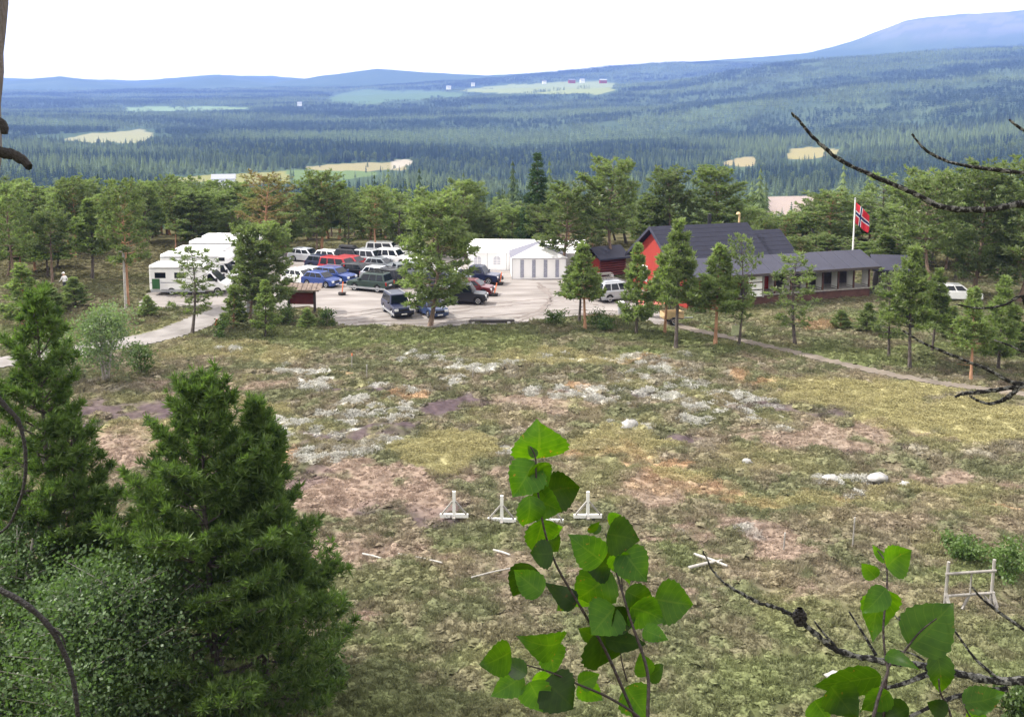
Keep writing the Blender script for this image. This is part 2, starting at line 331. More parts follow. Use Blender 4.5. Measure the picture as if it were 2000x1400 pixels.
# patches seen on the moor: kind, pixel centre, pixel radii, strength
PATCH = [('lichen', 640, 742, 70, 12, 1), ('lichen', 850, 750, 100, 13, 1.2), ('lichen', 730, 800, 90, 22, .9), ('lichen', 548, 848, 48, 20, 1.1), ('lichen', 720, 882, 60, 16, .8),
         ('lichen', 1225, 828, 60, 12, 1), ('lichen', 1425, 800, 90, 32, .85), ('lichen', 985, 895, 45, 16, .9), ('lichen', 1250, 772, 60, 14, .7), ('lichen', 600, 718, 45, 9, .8),
         ('lichen', 1270, 735, 70, 18, .6), ('lichen', 960, 715, 110, 12, .7), ('lichen', 1110, 770, 80, 20, .6), ('lichen', 620, 900, 70, 18, .7), ('lichen', 1660, 937, 70, 10, .7), ('lichen', 1450, 1030, 60, 10, .4),
         ('lichen', 1190, 700, 120, 8, .5), ('lichen', 820, 700, 60, 6, .6), ('lichen', 650, 830, 80, 15, .7), ('lichen', 440, 690, 30, 6, .7),
         ('peat', 250, 806, 95, 32, 1.2), ('peat', 715, 757, 55, 9, 1.1), ('peat', 892, 794, 62, 18, 1.2), ('peat', 690, 845, 85, 13, 1.1), ('peat', 600, 950, 50, 26, 1.2), ('peat', 1560, 790, 130, 24, .9),
         ('peat', 800, 990, 90, 20, .9), ('peat', 1312, 840, 42, 9, 1), ('peat', 1130, 772, 50, 8, .8), ('peat', 565, 868, 40, 14, .8), ('peat', 1450, 1025, 80, 12, .5), ('peat', 1700, 880, 70, 10, .5), ('peat', 1240, 770, 60, 8, .7),
         ('pink', 750, 950, 190, 42, 1.1), ('pink', 620, 990, 120, 30, .8), ('pink', 1320, 950, 120, 22, .8), ('pink', 1450, 1040, 160, 30, .8), ('pink', 240, 880, 130, 40, .9), ('pink', 1060, 790, 120, 25, .6), ('pink', 1650, 850, 200, 30, .7),
         ('pink', 420, 760, 120, 20, .6), ('pink', 700, 1080, 180, 24, .7), ('pink', 1500, 1150, 130, 16, .6), ('pink', 1900, 930, 160, 16, .7), ('pink', 720, 1235, 60, 14, .9), ('pink', 1130, 1110, 200, 20, .5),
         ('straw', 862, 872, 95, 34, 1.2), ('straw', 1215, 855, 75, 26, 1), ('straw', 1100, 700, 190, 12, .8), ('straw', 1690, 772, 170, 22, 1.9), ('straw', 1850, 812, 190, 26, 1.9), ('straw', 2000, 850, 160, 22, 1.5), ('straw', 1560, 745, 90, 12, .7), ('straw', 1560, 960, 130, 12, .7),
         ('straw', 250, 850, 90, 25, .7), ('straw', 520, 800, 60, 18, .7), ('straw', 480, 690, 130, 18, .6), ('straw', 1480, 890, 120, 14, .4), ('straw', 1780, 960, 200, 12, .5),
         ('orange', 1245, 900, 60, 13, 1.3), ('straw', 1300, 925, 80, 12, 1.2), ('orange', 1400, 948, 90, 11, 1.3), ('straw', 1520, 962, 100, 10, 1.1), ('peat', 420, 1010, 1, 1, .1), ('orange', 545, 905, 32, 18, 1.2), ('orange', 790, 768, 40, 7, 1.2), ('orange', 170, 985, 45, 45, 1), ('orange', 1190, 875, 60, 18, .8), ('orange', 1300, 935, 90, 14, .8), ('orange', 1110, 752, 45, 7, .9), ('orange', 1240, 705, 60, 7, .8),
         ('orange', 1500, 740, 60, 8, .8), ('orange', 1580, 955, 60, 7, .8), ('orange', 655, 722, 30, 5, 1), ('orange', 1600, 630, 40, 10, .6), ('orange', 1440, 965, 110, 10, .8), ('orange', 1940, 990, 70, 8, .8),
         ('green', 1600, 1330, 260, 70, .8), ('green', 1900, 1120, 160, 60, .9), ('green', 760, 660, 300, 18, 1), ('green', 1300, 660, 160, 16, .9), ('green', 1800, 690, 220, 20, 1), ('green', 700, 1150, 160, 40, .4)]
def cover(x, y):
    """vegetation colour and weights of the ground at x, y (world metres)"""
    x = np.asarray(x, float); y = np.asarray(y, float)
    wx = x + 2.6 * (fbm(x * .35 + 5, y * .35, 4) - .5) * 2; wy = y + 2.6 * (fbm(x * .35 + 90, y * .35 + 40, 4) - .5) * 2
    px, py = proj(wx, np.maximum(wy, 12), 0)
    n1 = fbm(x * .22, y * .22, 4); n2 = fbm(x * .8 + 30, y * .8, 4); n3 = fbm(x * 1.7 + 3, y * 1.7 + 60, 3)
    w = {k: np.zeros(x.shape) for k in C}
    w['olive'] += .9; w['brown'] += np.clip((n2 - .4) * 5, .15, 1.05); w['green'] += .75 * np.clip((py - 1120) / 150, 0, 1) + .5 * (py < 690) + np.clip((n1 - .54) * 6, 0, .9) * np.where((py > 1050) | (py < 700), 1, .35)
    w['pink'] += np.clip((fbm(x * .5 + 70, y * .5 + 8, 4) - .56) * 7, 0, .8) * ((py > 690) & (py < 1200)); w['straw'] += np.clip((fbm(x * .3 + 170, y * .3 + 28, 4) - .58) * 6, 0, .7)
    w['lichen'] += np.clip((n2 - .62) * 9, 0, .8) * ((py > 690) & (py < 900)) * .7
    for k, cx, cy, rx, ry, s in PATCH:
        g = 1.35 - ((px - cx) / rx) ** 2 - ((py - cy) / ry) ** 2
        g = np.clip(g * 1.4, 0, 1) * s * 2.8
        if k in ('lichen', ): g = g * np.clip((n3 - .53) * 11, 0, 1) * 2.2
        else: g = g * np.clip(.35 + (n2 - .38) * 4, .5 if k == 'straw' else .15, 1.15)
        w[k] = np.maximum(w[k], g)
    fo = np.clip((y - 92) / 12, 0, 1) * 3 + np.clip((-25 - x) / 6, 0, 1) * (py < 640) * 1.0
    w['forest'] += fo; w['hill'] += np.clip((27 - y) / 4, 0, 1) * 6
    tot = sum(w[k] ** 2 for k in w) + 1e-6
    col = sum(np.multiply.outer(w[k] ** 2 / tot, np.array(C[k])) for k in w)
    return col, {k: w[k] ** 2 / tot for k in w}
def hill(y): return np.where(y < 0, 15.6 + .12 * np.minimum(0, y) * 0, np.where(y < 24, np.maximum(0, 15.6 - .68 * y), 0))
def smooth01(t): t = np.clip(t, 0, 1); return t * t * (3 - 2 * t)
def ground_z(x, y):
    x = np.asarray(x, float); y = np.asarray(y, float)
    z = hill(y) - 3.0 * smooth01((y - 116) / 36)
    hum = (fbm(x * .45, y * .6, 3) - .5) * .5 + (fbm(x * 1.3 + 40, y * 1.8, 3) - .5) * .3
    soft = np.minimum(dist_path(x, y, ROAD_C) - 2.0, dist_path(x, y, TRAIL_C) - 1.1); flat = np.clip(soft / 1.5, 0, 1)
    flat = np.where(in_poly(x, y, LOT), 0, flat)
    edge = np.clip((y - 68) / 12, 0, 1) * ((x > -24) & (x < 40)); flat = flat * (1 - .6 * edge)
    return z + hum * flat * np.clip((y + 2) / 20, .3, 1) - .05 * (1 - flat)
# -- moor and forest floor near the camera
rows = np.concatenate([np.arange(-40, 20, 2.0), np.arange(20, 60, .22), np.arange(60, 105, .36), np.arange(105, 153, 1.3)])
uc = np.concatenate([-np.geomspace(2.6, .64, 22), np.linspace(-.62, .62, 430), np.geomspace(.64, 2.6, 22)])
GX = uc[None, :] * np.maximum(rows + 8, 34)[:, None]; GY = np.repeat(rows[:, None], len(uc), 1)
GZ = ground_z(GX, GY)
def grid_mesh(name, X, Y, Z):
    r, c = X.shape; V = np.stack([X.ravel(), Y.ravel(), Z.ravel()], 1); i = np.arange(r * c).reshape(r, c)
    T = np.stack([i[:-1, :-1].ravel(), i[:-1, 1:].ravel(), i[1:, 1:].ravel(), i[1:, :-1].ravel()], 1)
    me = mesh_np(name, V, T); me.polygons.foreach_set('use_smooth', np.ones(len(me.polygons), bool)); return me
def set_col(me, col):
    a = me.attributes.new('veg', 'FLOAT_COLOR', 'POINT'); a.data.foreach_set('color', np.concatenate([col, np.ones((len(col), 1))], 1).astype(np.float32).ravel())
mat_ground = veg_mat('moor_ground')
me = grid_mesh('moor', GX, GY, GZ); gc, gw = cover(GX.ravel(), GY.ravel()); litter = np.clip(gw['olive'] + gw['brown'] + gw['green'] + gw['pink'] * .5, 0, 1)[:, None]; set_col(me, gc * (1 - .34 * litter))  # ground under tufts darkened: shade between clumps painted in, with darker litter
tag(link('moor', me, mat_ground), kind='structure')
# -- flat sheets on it
def sheet(name, poly, z, mat):
    import bmesh
    bm = bmesh.new(); vs = [bm.verts.new((a, b, z)) for a, b in poly]; f = bm.faces.new(vs)
    bmesh.ops.triangulate(bm, faces=[f]); me = bpy.data.meshes.new(name); bm.to_mesh(me); bm.free()
    return tag(link(name, me, mat), kind='structure')
def ribbon(name, path, w, z, mat, seed):
    r = np.random.default_rng(seed); V = []; T = []
    pts = smooth_path(path, 3)
    for i, p in enumerate(pts):
        d = pts[min(i + 1, len(pts) - 1)] - pts[max(i - 1, 0)]; d = d / np.linalg.norm(d); nrm = np.array([-d[1], d[0]])
        a, b = w / 2 + r.normal() * .12, w / 2 + r.normal() * .12
        for k, s in enumerate((-b, -b * .4, a * .4, a)): q = p + nrm * s; V.append((q[0], q[1], z + (.012 if k in (1, 2) else -.01)))
    for i in range(len(pts) - 1):
        for k in range(3): T.append((i * 4 + k, i * 4 + k + 1, i * 4 + k + 5, i * 4 + k + 4))
    return tag(link(name, mesh_np(name, V, T), mat), kind='structure')
sheet('gravel_parking_lot', LOT, .0, MT['gravel'])
ribbon('gravel_road', ROAD_C, 3.0, .018, MT['gravel_road'], 5)
MT['track'] = M('packed_gravel', (.17, .147, .135), .95, .2, .8, .4, 14, space='World')
for k, q in enumerate([[(655, 626), (720, 622), (860, 606), (1010, 588), (1120, 582), (1180, 592)], [(655, 615), (760, 600), (840, 580), (870, 560), (860, 535)], [(1010, 622), (1060, 600), (1075, 575), (1050, 552)], [(700, 628), (900, 622), (1100, 606), (1240, 610)]]):
    for dy in (0, 7): ribbon('tyre_track', smooth_path([G(a, b + dy)[:2] for a, b in q], 6), .26, .008 + .004 * k, MT['track'], 60 + k)
ribbon('dirt_trail', TRAIL_C[3:], .95, .01, MT['trail'], 6)
# -- valley and far hills
KY = np.array([150, 250, 450, 700, 1000, 1400, 2000, 2800, 3600, 4500, 5500, 6500, 9000.])
KP = np.array([-600, 0, 400, 700, 1000, 1300, 1600, 1800, 2000, 2600.])
PYT = np.array([[428, 350, 304, 262, 226, 208, 196, 176, 160, 160], [428, 350, 304, 262, 226, 208, 196, 178, 160, 160], [428, 355, 309, 264, 228, 210, 198, 178, 162, 156], [428, 358, 316, 268, 228, 206, 193, 172, 150, 156],
                [432, 384, 336, 276, 224, 190, 178, 152, 152, 160], [432, 372, 318, 262, 211, 162, 172, 124, 135, 150], [428, 366, 308, 245, 172, 114, 142, 122, 100, 120],
                [422, 356, 292, 215, 150, 104, 132, 104, 38, 60], [416, 342, 270, 192, 126, 94, 124, 92, 16, 40], [405, 325, 245, 165, 100, 80, 105, 70, 5, 20.]])
RP = np.array([-600, 0, 130, 280, 430, 540, 620, 740, 830, 950, 1100, 1300, 1480, 1570, 1650, 1750, 1900, 2000, 2600.])
RV = np.array([150, 162, 150, 169, 150, 163, 151, 135, 143, 149, 141, 126, 112, 101, 82, 43, 24, 16, 2.])
FV = np.array([150, 151, 158, 158, 148, 150, 160, 165, 165, 165, 165, 165, 165, 165, 150, 140, 60, 50, 40.])
def valley_z(px, Y):
    px = np.asarray(px, float); Y = np.asarray(Y, float)
    slope = lambda py: (-SN + (PPY - py) / F * CS) / (CS + (PPY - py) / F * SN)
    cols = []
    for k, ky in enumerate(KY):
        if k == 0: z = np.full(px.shape, -3.0)
        elif k == 1: z = np.full(px.shape, -15.0)
        elif k == 2: z = np.full(px.shape, -44.0)
        else:
            if ky == 6500: py = np.interp(px, RP, RV)
            elif ky == 9000: py = np.interp(px, RP, FV)
            else: py = np.interp(px, KP, PYT[:, k - 3])
            z = EYE[2] + ky * slope(py)
        cols.append(z)
    Z = np.stack(cols, -1); i = np.clip(np.searchsorted(KY, Y) - 1, 0, len(KY) - 2)
    t = np.clip((np.log(Y) - np.log(KY[i])) / (np.log(KY[i + 1]) - np.log(KY[i])), 0, 1); t = t * .5 + .5 * t * t * (3 - 2 * t)
    a = np.take_along_axis(Z, i[..., None], -1)[..., 0]; b = np.take_along_axis(Z, i[..., None] + 1, -1)[..., 0]
    z = a * (1 - t) + b * t
    X = (px - 1000) / F * Y
    amp = np.clip((Y - 300) / 1500, 0, 1)
    return z + amp * ((fbm(X / 620 + 3, Y / 480, 4) - .5) * .014 * Y * np.clip(1.6 - Y / 5000, .45, 1) + (fbm(X / 90 + 50, Y / 90, 3) - .5) * np.minimum(6, .002 * Y))
# fields and clearings: px0, px1, py0, py1, colour
FIELDS = [(335, 575, 339, 354, (0.180, 0.180, 0.065)), (560, 740, 331, 349, (0.101, 0.144, 0.054)), (600, 800, 318, 331, (0.216, 0.194, 0.101)), (765, 806, 310, 325, (0.302, 0.274, 0.216)), (132, 292, 258, 276, (0.209, 0.209, 0.115)),
          (240, 480, 208, 214, (0.150, 0.210, 0.100)), (915, 1205, 162, 181, (0.190, 0.215, 0.085)), (650, 915, 176, 196, (0.085, 0.13, 0.058)), (1412, 1480, 308, 322, (0.238, 0.202, 0.101)), (1538, 1642, 288, 306, (0.230, 0.202, 0.086))]
def field_at(px, py, top=None):
    """index of the field that holds this spot, or -1"""
    top = py if top is None else top; r = np.full(np.shape(px), -1)
    for k, (a, b, c, d, col) in enumerate(FIELDS):
        wob = (fbm(px / 25.0 + k * 7, py / 9.0, 2) - .5) * 8
        cx, rx = (a + b) / 2, (b - a) / 2; s = np.abs((px - cx) / rx) + wob * .04; hh = np.sqrt(np.clip(1 - s ** 5, 0, 1)) * (1 + (-.55 if k % 2 else .55) * (px - cx) / rx) * (d - c) / 2 * (.75 + .5 * fbm(px / 30.0 + k, py * 0 + 3, 2)); cy = (c + d) / 2 - (px - cx) / rx * (d - c) * .18 + wob * .25
        r = np.where((s < 1) & (top < cy + hh) & (py > cy - hh), k, r)
    return r
vr = np.geomspace(148, 9000, 400); vp = np.linspace(-560, 2560, 440)
VP, VY = np.meshgrid(vp, vr); VZ = valley_z(VP, VY); VX = (VP - 1000) / F * VY * 1.004
VX = np.where(VY < 170, VX * 1.6, VX); VZ = VZ - np.clip((152 - VY), 0, 4) * .1
me = grid_mesh('valley', VX, VY, VZ)
apx, apy = proj(VX, VY, VZ); fid = field_at(apx, apy - 1, apy - 3)
n = fbm(VX / 300 + 9, VY / 300, 4)
vc = np.array([.05, .075, .042]) + np.multiply.outer(np.clip((n - .45) * 2.5, 0, 1), np.array([.03, .035, .012]))
for k, fl in enumerate(FIELDS): vc[fid == k] = fl[4]
bare = np.clip((VY - 5400) / 600, 0, 1) * np.clip((VP - 1590) / 120, 0, 1) * np.clip((VZ - 250) / 140, 0, 1) * (.5 + .5 * (fbm(VX / 180, VY / 60 + 4, 4) > .48))
vc = vc * (1 - bare[..., None]) + bare[..., None] * np.array([.15, .148, .14])
# sandy cuts on the near valley side
for a, b, c, d in ((1496, 1640, 376, 412), (1128, 1185, 362, 386)):
    q = (apx > a) & (apx < b) & (apy > c - 6) & (apy < d + 14) & (VY < 900); vc[q] = (.27, .22, .185)
set_col(me, vc.reshape(-1, 3))
tag(link('valley', me, veg_mat('valley_ground')), kind='structure')

# ------------------------------------------------------------------ scattered stuff (geometry nodes on a cloud of points)
def gn_scatter(name, pts, scl, rot, idx, protos, col=None, label=None, cat=None):
    me = bpy.data.meshes.new(name); me.vertices.add(len(pts)); me.vertices.foreach_set('co', np.asarray(pts, np.float32).ravel())
    def att(nm, ty, key, data): me.attributes.new(nm, ty, 'POINT').data.foreach_set(key, data)
    att('scl', 'FLOAT_VECTOR', 'vector', np.asarray(scl, np.float32).ravel()); att('rot', 'FLOAT_VECTOR', 'vector', np.asarray(rot, np.float32).ravel())
    att('idx', 'INT', 'value', np.asarray(idx, np.int32))
    if col is not None: att('veg', 'FLOAT_COLOR', 'color', np.concatenate([col, np.ones((len(col), 1))], 1).astype(np.float32).ravel())
    o = link(name, me); tag(o, label, cat, None, 'stuff')
    ng = bpy.data.node_groups.new(name, 'GeometryNodeTree'); ng.is_modifier = True
    ng.interface.new_socket('Geometry', in_out='INPUT', socket_type='NodeSocketGeometry'); ng.interface.new_socket('Geometry', in_out='OUTPUT', socket_type='NodeSocketGeometry')
    gi = ng.nodes.new('NodeGroupInput'); go = ng.nodes.new('NodeGroupOutput'); ip = ng.nodes.new('GeometryNodeInstanceOnPoints'); jn = ng.nodes.new('GeometryNodeJoinGeometry')
    for p in protos:
        oi = ng.nodes.new('GeometryNodeObjectInfo'); oi.inputs['Object'].default_value = p; oi.inputs['As Instance'].default_value = True; ng.links.new(oi.outputs['Geometry'], jn.inputs['Geometry'])
    def na(nm, ty):
        q = ng.nodes.new('GeometryNodeInputNamedAttribute'); q.data_type = ty; q.inputs['Name'].default_value = nm; return q.outputs['Attribute']
    ng.links.new(gi.outputs[0], ip.inputs['Points']); ng.links.new(jn.outputs[0], ip.inputs['Instance']); ip.inputs['Pick Instance'].default_value = True
    ng.links.new(na('idx', 'INT'), ip.inputs['Instance Index']); ng.links.new(na('scl', 'FLOAT_VECTOR'), ip.inputs['Scale'])
    e2r = ng.nodes.new('FunctionNodeEulerToRotation'); ng.links.new(na('rot', 'FLOAT_VECTOR'), e2r.inputs[0]); ng.links.new(e2r.outputs[0], ip.inputs['Rotation'])
    ng.links.new(ip.outputs[0], go.inputs[0]); md = o.modifiers.new('scatter', 'NODES'); md.node_group = ng
    return o
def proto(name, V, T, mat):
    me = mesh_np(name, V, T); me.materials.append(mat); return bpy.data.objects.new(name, me)

def conifer(seed, H=16., R=2.6, lv=10, nb=8, base=.08):
    r = np.random.default_rng(seed); V = []; T = []
    for i in range(lv):
        f = i / (lv - 1); z = H * (base + (1 - base) * f ** .95) ; rad = R * (1 - f) ** .85 + .12; drop = rad * .5 + .4
        a0 = r.random() * 6.28
        for k in range(nb):
            a = a0 + k * 6.283 / nb + r.normal() * .12; q = rad * r.uniform(.65, 1.15); w = 3.6 / nb
            b = len(V); V += [(0, 0, min(H, z + .9)), (q * .55 * math.cos(a - w), q * .55 * math.sin(a - w), z - drop * .35), (q * math.cos(a), q * math.sin(a), z - drop * r.uniform(.6, 1.2)), (q * .55 * math.cos(a + w), q * .55 * math.sin(a + w), z - drop * .35)]
            T += [(b, b + 1, b + 2), (b, b + 2, b + 3)]
    return np.array(V), np.array(T)
def broadleaf(seed, H=11., R=3.2, n=130):
    r = np.random.default_rng(seed); d = r.normal(size=(n, 3)); d /= np.linalg.norm(d, axis=1)[:, None]
    rad = R * (.6 + .4 * r.random(n)) * (1 + .25 * np.sin(d[:, 0] * 5 + seed)); c = d * rad[:, None] * np.array([.85, .85, 1.25]) + np.array([0, 0, H * .58])
    return tufts(c, d, .95, 4, r, .55, up=.1)
def tufts(c, out, size, K, r, wid=.3, up=.7, spread=1.0, outw=.5):
    """K pointed blades round each centre"""
    n = len(c); c = np.repeat(np.asarray(c, float), K, 0); o = np.repeat(np.asarray(out, float), K, 0)
    size = np.repeat(np.asarray(size, float), K) if hasattr(size, '__len__') else np.full(n * K, size)
    d = r.normal(size=c.shape) * spread + o * outw + np.array([0, 0, up]); d /= np.linalg.norm(d, axis=1)[:, None]
    s = r.normal(size=c.shape); s -= d * (s * d).sum(1)[:, None]; s /= np.linalg.norm(s, axis=1)[:, None]
    L = (size * r.uniform(.7, 1.25, len(c)))[:, None]; w = L * wid * .5
    m = c + d * L * .45
    V = np.stack([c - d * L * .1, m + s * w, c + d * L, m - s * w], 1).reshape(-1, 3); i = np.arange(len(c)) * 4
    T = np.concatenate([np.stack([i, i + 1, i + 2], 1), np.stack([i, i + 2, i + 3], 1)])
    return V, T
def joinVT(parts):
    V = []; T = []; b = 0
    for v, t in parts: V.append(v); T.append(np.asarray(t) + b); b += len(v)
    return np.concatenate(V), np.concatenate(T)
far_con = leaf_mat('far_spruce', (.02, .037, .03), (.046, .07, .045), .02, .2, 'World', .25, .0, (.13, .17, .075), .0036)  # pale bands: lighter stands, and sun between cloud shadows put into the colour
far_brd = leaf_mat('far_birch', (.085, .12, .05), (.14, .17, .07), .02, .2, 'World', .3, .0)
pr = [proto('valley_conifer', *conifer(1, 15, 3.2), far_con), proto('valley_conifer', *conifer(2, 18, 3.0, 11), far_con), proto('valley_pine', *conifer(3, 12, 3.8, 6, 9, .3), far_con), proto('valley_birch', *broadleaf(4), far_brd)]
def clump(seed, n=16, R=30):
    r = np.random.default_rng(seed); parts = []
    for k in range(n):
        v, t = (conifer(seed * 31 + k, r.uniform(8, 16), r.uniform(2.6, 4.2), 5, 6) if r.random() < .7 else broadleaf(seed * 17 + k, 10, 3, 40))
        a = r.random() * 6.28; q = R * math.sqrt(r.random()); parts.append((v + np.array([q * math.cos(a), q * math.sin(a), 0]), t))
    return joinVT(parts)
pr2 = [proto('far_tree_clump', *clump(k), far_con) for k in range(1, 6)]
r = np.random.default_rng(21)
def sample(n, y0, y1):
    Y = np.sqrt(r.random(n) * (y1 ** 2 - y0 ** 2) + y0 ** 2); px = r.uniform(-460, 2460, n); return px, Y
px, Y = sample(34000, 185, 1700); z = valley_z(px, Y); X = (px - 1000) / F * Y * 1.004
dens = fbm(X / 120 + 2, Y / 120 + 60, 3); sz = r.uniform(.5, 1.15, len(px)) * np.where(Y < 420, .75, 1.0) * (.75 + .5 * fbm(X / 150 + 31, Y / 150, 2))
ppx, ppy = proj(X, Y, z); _, tpy = proj(X, Y, z + 17 * sz); tpy = tpy + r.exponential(4.5, len(px))
cut = ((ppx > 1496) & (ppx < 1640) & (tpy < 410) & (ppy > 372) & (Y < 900)) | ((ppx > 1128) & (ppx < 1185) & (tpy < 384) & (ppy > 362) & (Y < 900))
keep = (field_at(ppx, ppy, tpy) < 0) & ~cut & (dens > .16); brd = fbm(X / 200 + 77, Y / 70 + 15, 3)
idx = np.where(brd + r.normal(0, .05, len(px)) > .51, 3, r.integers(0, 3, len(px)))
s3 = np.stack([sz * r.uniform(.9, 1.25, len(px)), sz * r.uniform(.9, 1.25, len(px)), sz], 1); ro = np.stack([np.zeros(len(px)), np.zeros(len(px)), r.random(len(px)) * 6.28], 1)
pts = np.stack([X, Y, z - .3], 1)[keep]
gn_scatter('valley_forest', pts, s3[keep], ro[keep], idx[keep], pr, None, 'blue green conifer forest filling the valley below the plateau', 'forest')
px, Y = sample(17000, 1680, 5600); z = valley_z(px, Y); X = (px - 1000) / F * Y * 1.004; sz = r.uniform(.75, 1.2, len(px))
ppx, ppy = proj(X, Y, z); _, tpy = proj(X, Y, z + 16 * sz); tpy = tpy + r.exponential(2.4, len(px)); hw = 24 * sz * F / Y
keep = (field_at(ppx, ppy, tpy) < 0) & (field_at(ppx - hw, ppy, tpy) < 0) & (field_at(ppx + hw, ppy, tpy) < 0)
ro = np.stack([np.zeros(len(px)), np.zeros(len(px)), r.random(len(px)) * 6.28], 1); s3 = np.stack([sz, sz, sz], 1); pts = np.stack([X, Y, z - .5], 1)[keep]
gv = [(640, 3250, 190), (615, 3250, 192), (655, 3260, 189), (575, 3200, 196), (545, 3200, 197), (855, 3560, 174), (872, 3560, 173), (915, 3650, 165), (930, 3650, 164), (1060, 3640, 162), (1090, 3640, 161), (1138, 3640, 160), (1205, 3650, 160)]
gp = np.array([[(a - 1000) / F * b * 1.004, b, float(valley_z(np.array([a]), np.array([b]))[0]) - .5] for a, b, c in gv])
pts = np.concatenate([pts, gp]); s3 = np.concatenate([s3[keep], np.full((len(gv), 3), 1.15) * [.7, .7, 1.1]]); ro = np.concatenate([ro[keep], np.zeros((len(gv), 3))]); keep = np.concatenate([keep[keep], np.ones(len(gv), bool)]); px = np.zeros(len(keep))
gn_scatter('far_hill_forest', pts, s3[keep], ro[keep], r.integers(0, 5, len(px))[keep], pr2, None, 'dark blue conifer forest covering the far hillsides', 'forest')

# -- heather, grass and lichen on the moor
mh = veg_mat('heather', True, .1, .25); r = np.random.default_rng(5)
def heather_proto(seed, R=.27, H=.2, n=38, K=3):
    q = np.random.default_rng(seed); a = q.random(n) * 6.28; d = R * np.sqrt(q.random(n)); h = H * (1 - (d / R) ** 2) * q.uniform(.4, 1.1, n)
    c = np.stack([d * np.cos(a), d * np.sin(a), h * .75 - .02], 1); o = np.stack([np.cos(a), np.sin(a), np.zeros(n)], 1)
    return tufts(c, o, .09, K, q, .36, 1.1, .8, .4)
def grass_proto(seed, n=26, H=.22):
    q = np.random.default_rng(seed); a = q.random(n) * 6.28; d = .14 * np.sqrt(q.random(n)); c = np.stack([d * np.cos(a), d * np.sin(a), 0 * a - .02], 1); o = np.stack([np.cos(a), np.sin(a), 0 * a], 1)
    return tufts(c, o, H, 1, q, .1, 1.6, .35, .6)
def lichen_proto(seed):
    q = np.random.default_rng(seed); n, m = 6, 10; V = []; T = []
    for i in range(n):
        f = i / (n - 1)
        for k in range(m): a = 6.283 * k / m; rr = .26 * f * (1 + .3 * q.normal() * f); V.append((rr * math.cos(a), rr * math.sin(a), .09 * (1 - f ** 2) + .025 * q.normal() - .02 * (f == 1)))
    for i in range(n - 1):
        for k in range(m): a = i * m + k; b = i * m + (k + 1) % m; T += [(a, b, b + m), (a, b + m, a + m)]
    return np.array(V), np.array(T)
pm = [proto('heather_tuft', *heather_proto(1), mh), proto('heather_tuft', *heather_proto(2, .34, .26, 46), mh), proto('heather_tuft', *heather_proto(3, .22, .15, 26, 3), mh), proto('grass_tuft', *grass_proto(4), mh), proto('lichen_cushion', *lichen_proto(5), mh)]
N = 150000
yy = 24 + (118 - 24) * r.random(N) ** 1.15; xx = r.uniform(-.64, .64, N) * (yy + 6)
cc, ww = cover(xx, yy); zz = ground_z(xx, yy)
ok = ~in_poly(xx, yy, LOT) & (dist_path(xx, yy, ROAD_C) > 1.85) & (dist_path(xx, yy, TRAIL_C) > .75) & (r.random(N) > ww['peat'] * 1.3) & (r.random(N) > ww['orange'] * .8)
idx = np.where(r.random(N) < ww['straw'] * 1.2 + ww['orange'] * .8 + ww['pink'] * .35 + .06, 3, r.integers(0, 3, N)); lich = ww['lichen'] > .38; idx = np.where(lich, 4, idx)
sz = r.uniform(.65, 1.35, N) * np.where(ww['pink'] > .4, .6, 1) * np.where(idx == 3, .9, 1) * np.where(yy > 78, .75, 1) * np.interp(yy, [24, 60], [.68, 1]) * (.6 + .8 * fbm(xx * .9 + 8, yy * .9, 2))
s3 = np.stack([sz, sz, sz * np.where(idx == 3, .8, 1)], 1); ro = np.stack([r.normal(0, .15, N), r.normal(0, .15, N), r.random(N) * 6.28], 1)
cc = cc * (1 + .12 * (r.random((N, 1)) - .5)) * np.where(lich, 1.0, 1.2)[:, None]
gn_scatter('heather', np.stack([xx, yy, zz], 1)[ok], s3[ok], ro[ok], idx[ok], pm, cc[ok], 'low heather, grass and pale lichen covering the open moor', 'heather')

# -- air
hb = MB().box((-7600, -300, float(VZ.min()) - 1.5), (7600, 9300, float(VZ.max()) + 25)); me = hb.mesh('haze')
hm, n = nodes('haze_air'); pv = newn(n, 'ShaderNodeVolumePrincipled'); oo = newn(n, 'ShaderNodeOutputMaterial')
pv.inputs['Color'].default_value = (.26, .43, 1.0, 1); pv.inputs['Density'].default_value = HAZE_DENSITY; pv.inputs['Density Attribute'].default_value = ''; n.links.new(pv.outputs[0], oo.inputs['Volume'])
tag(link('haze', me, hm), kind='stuff')
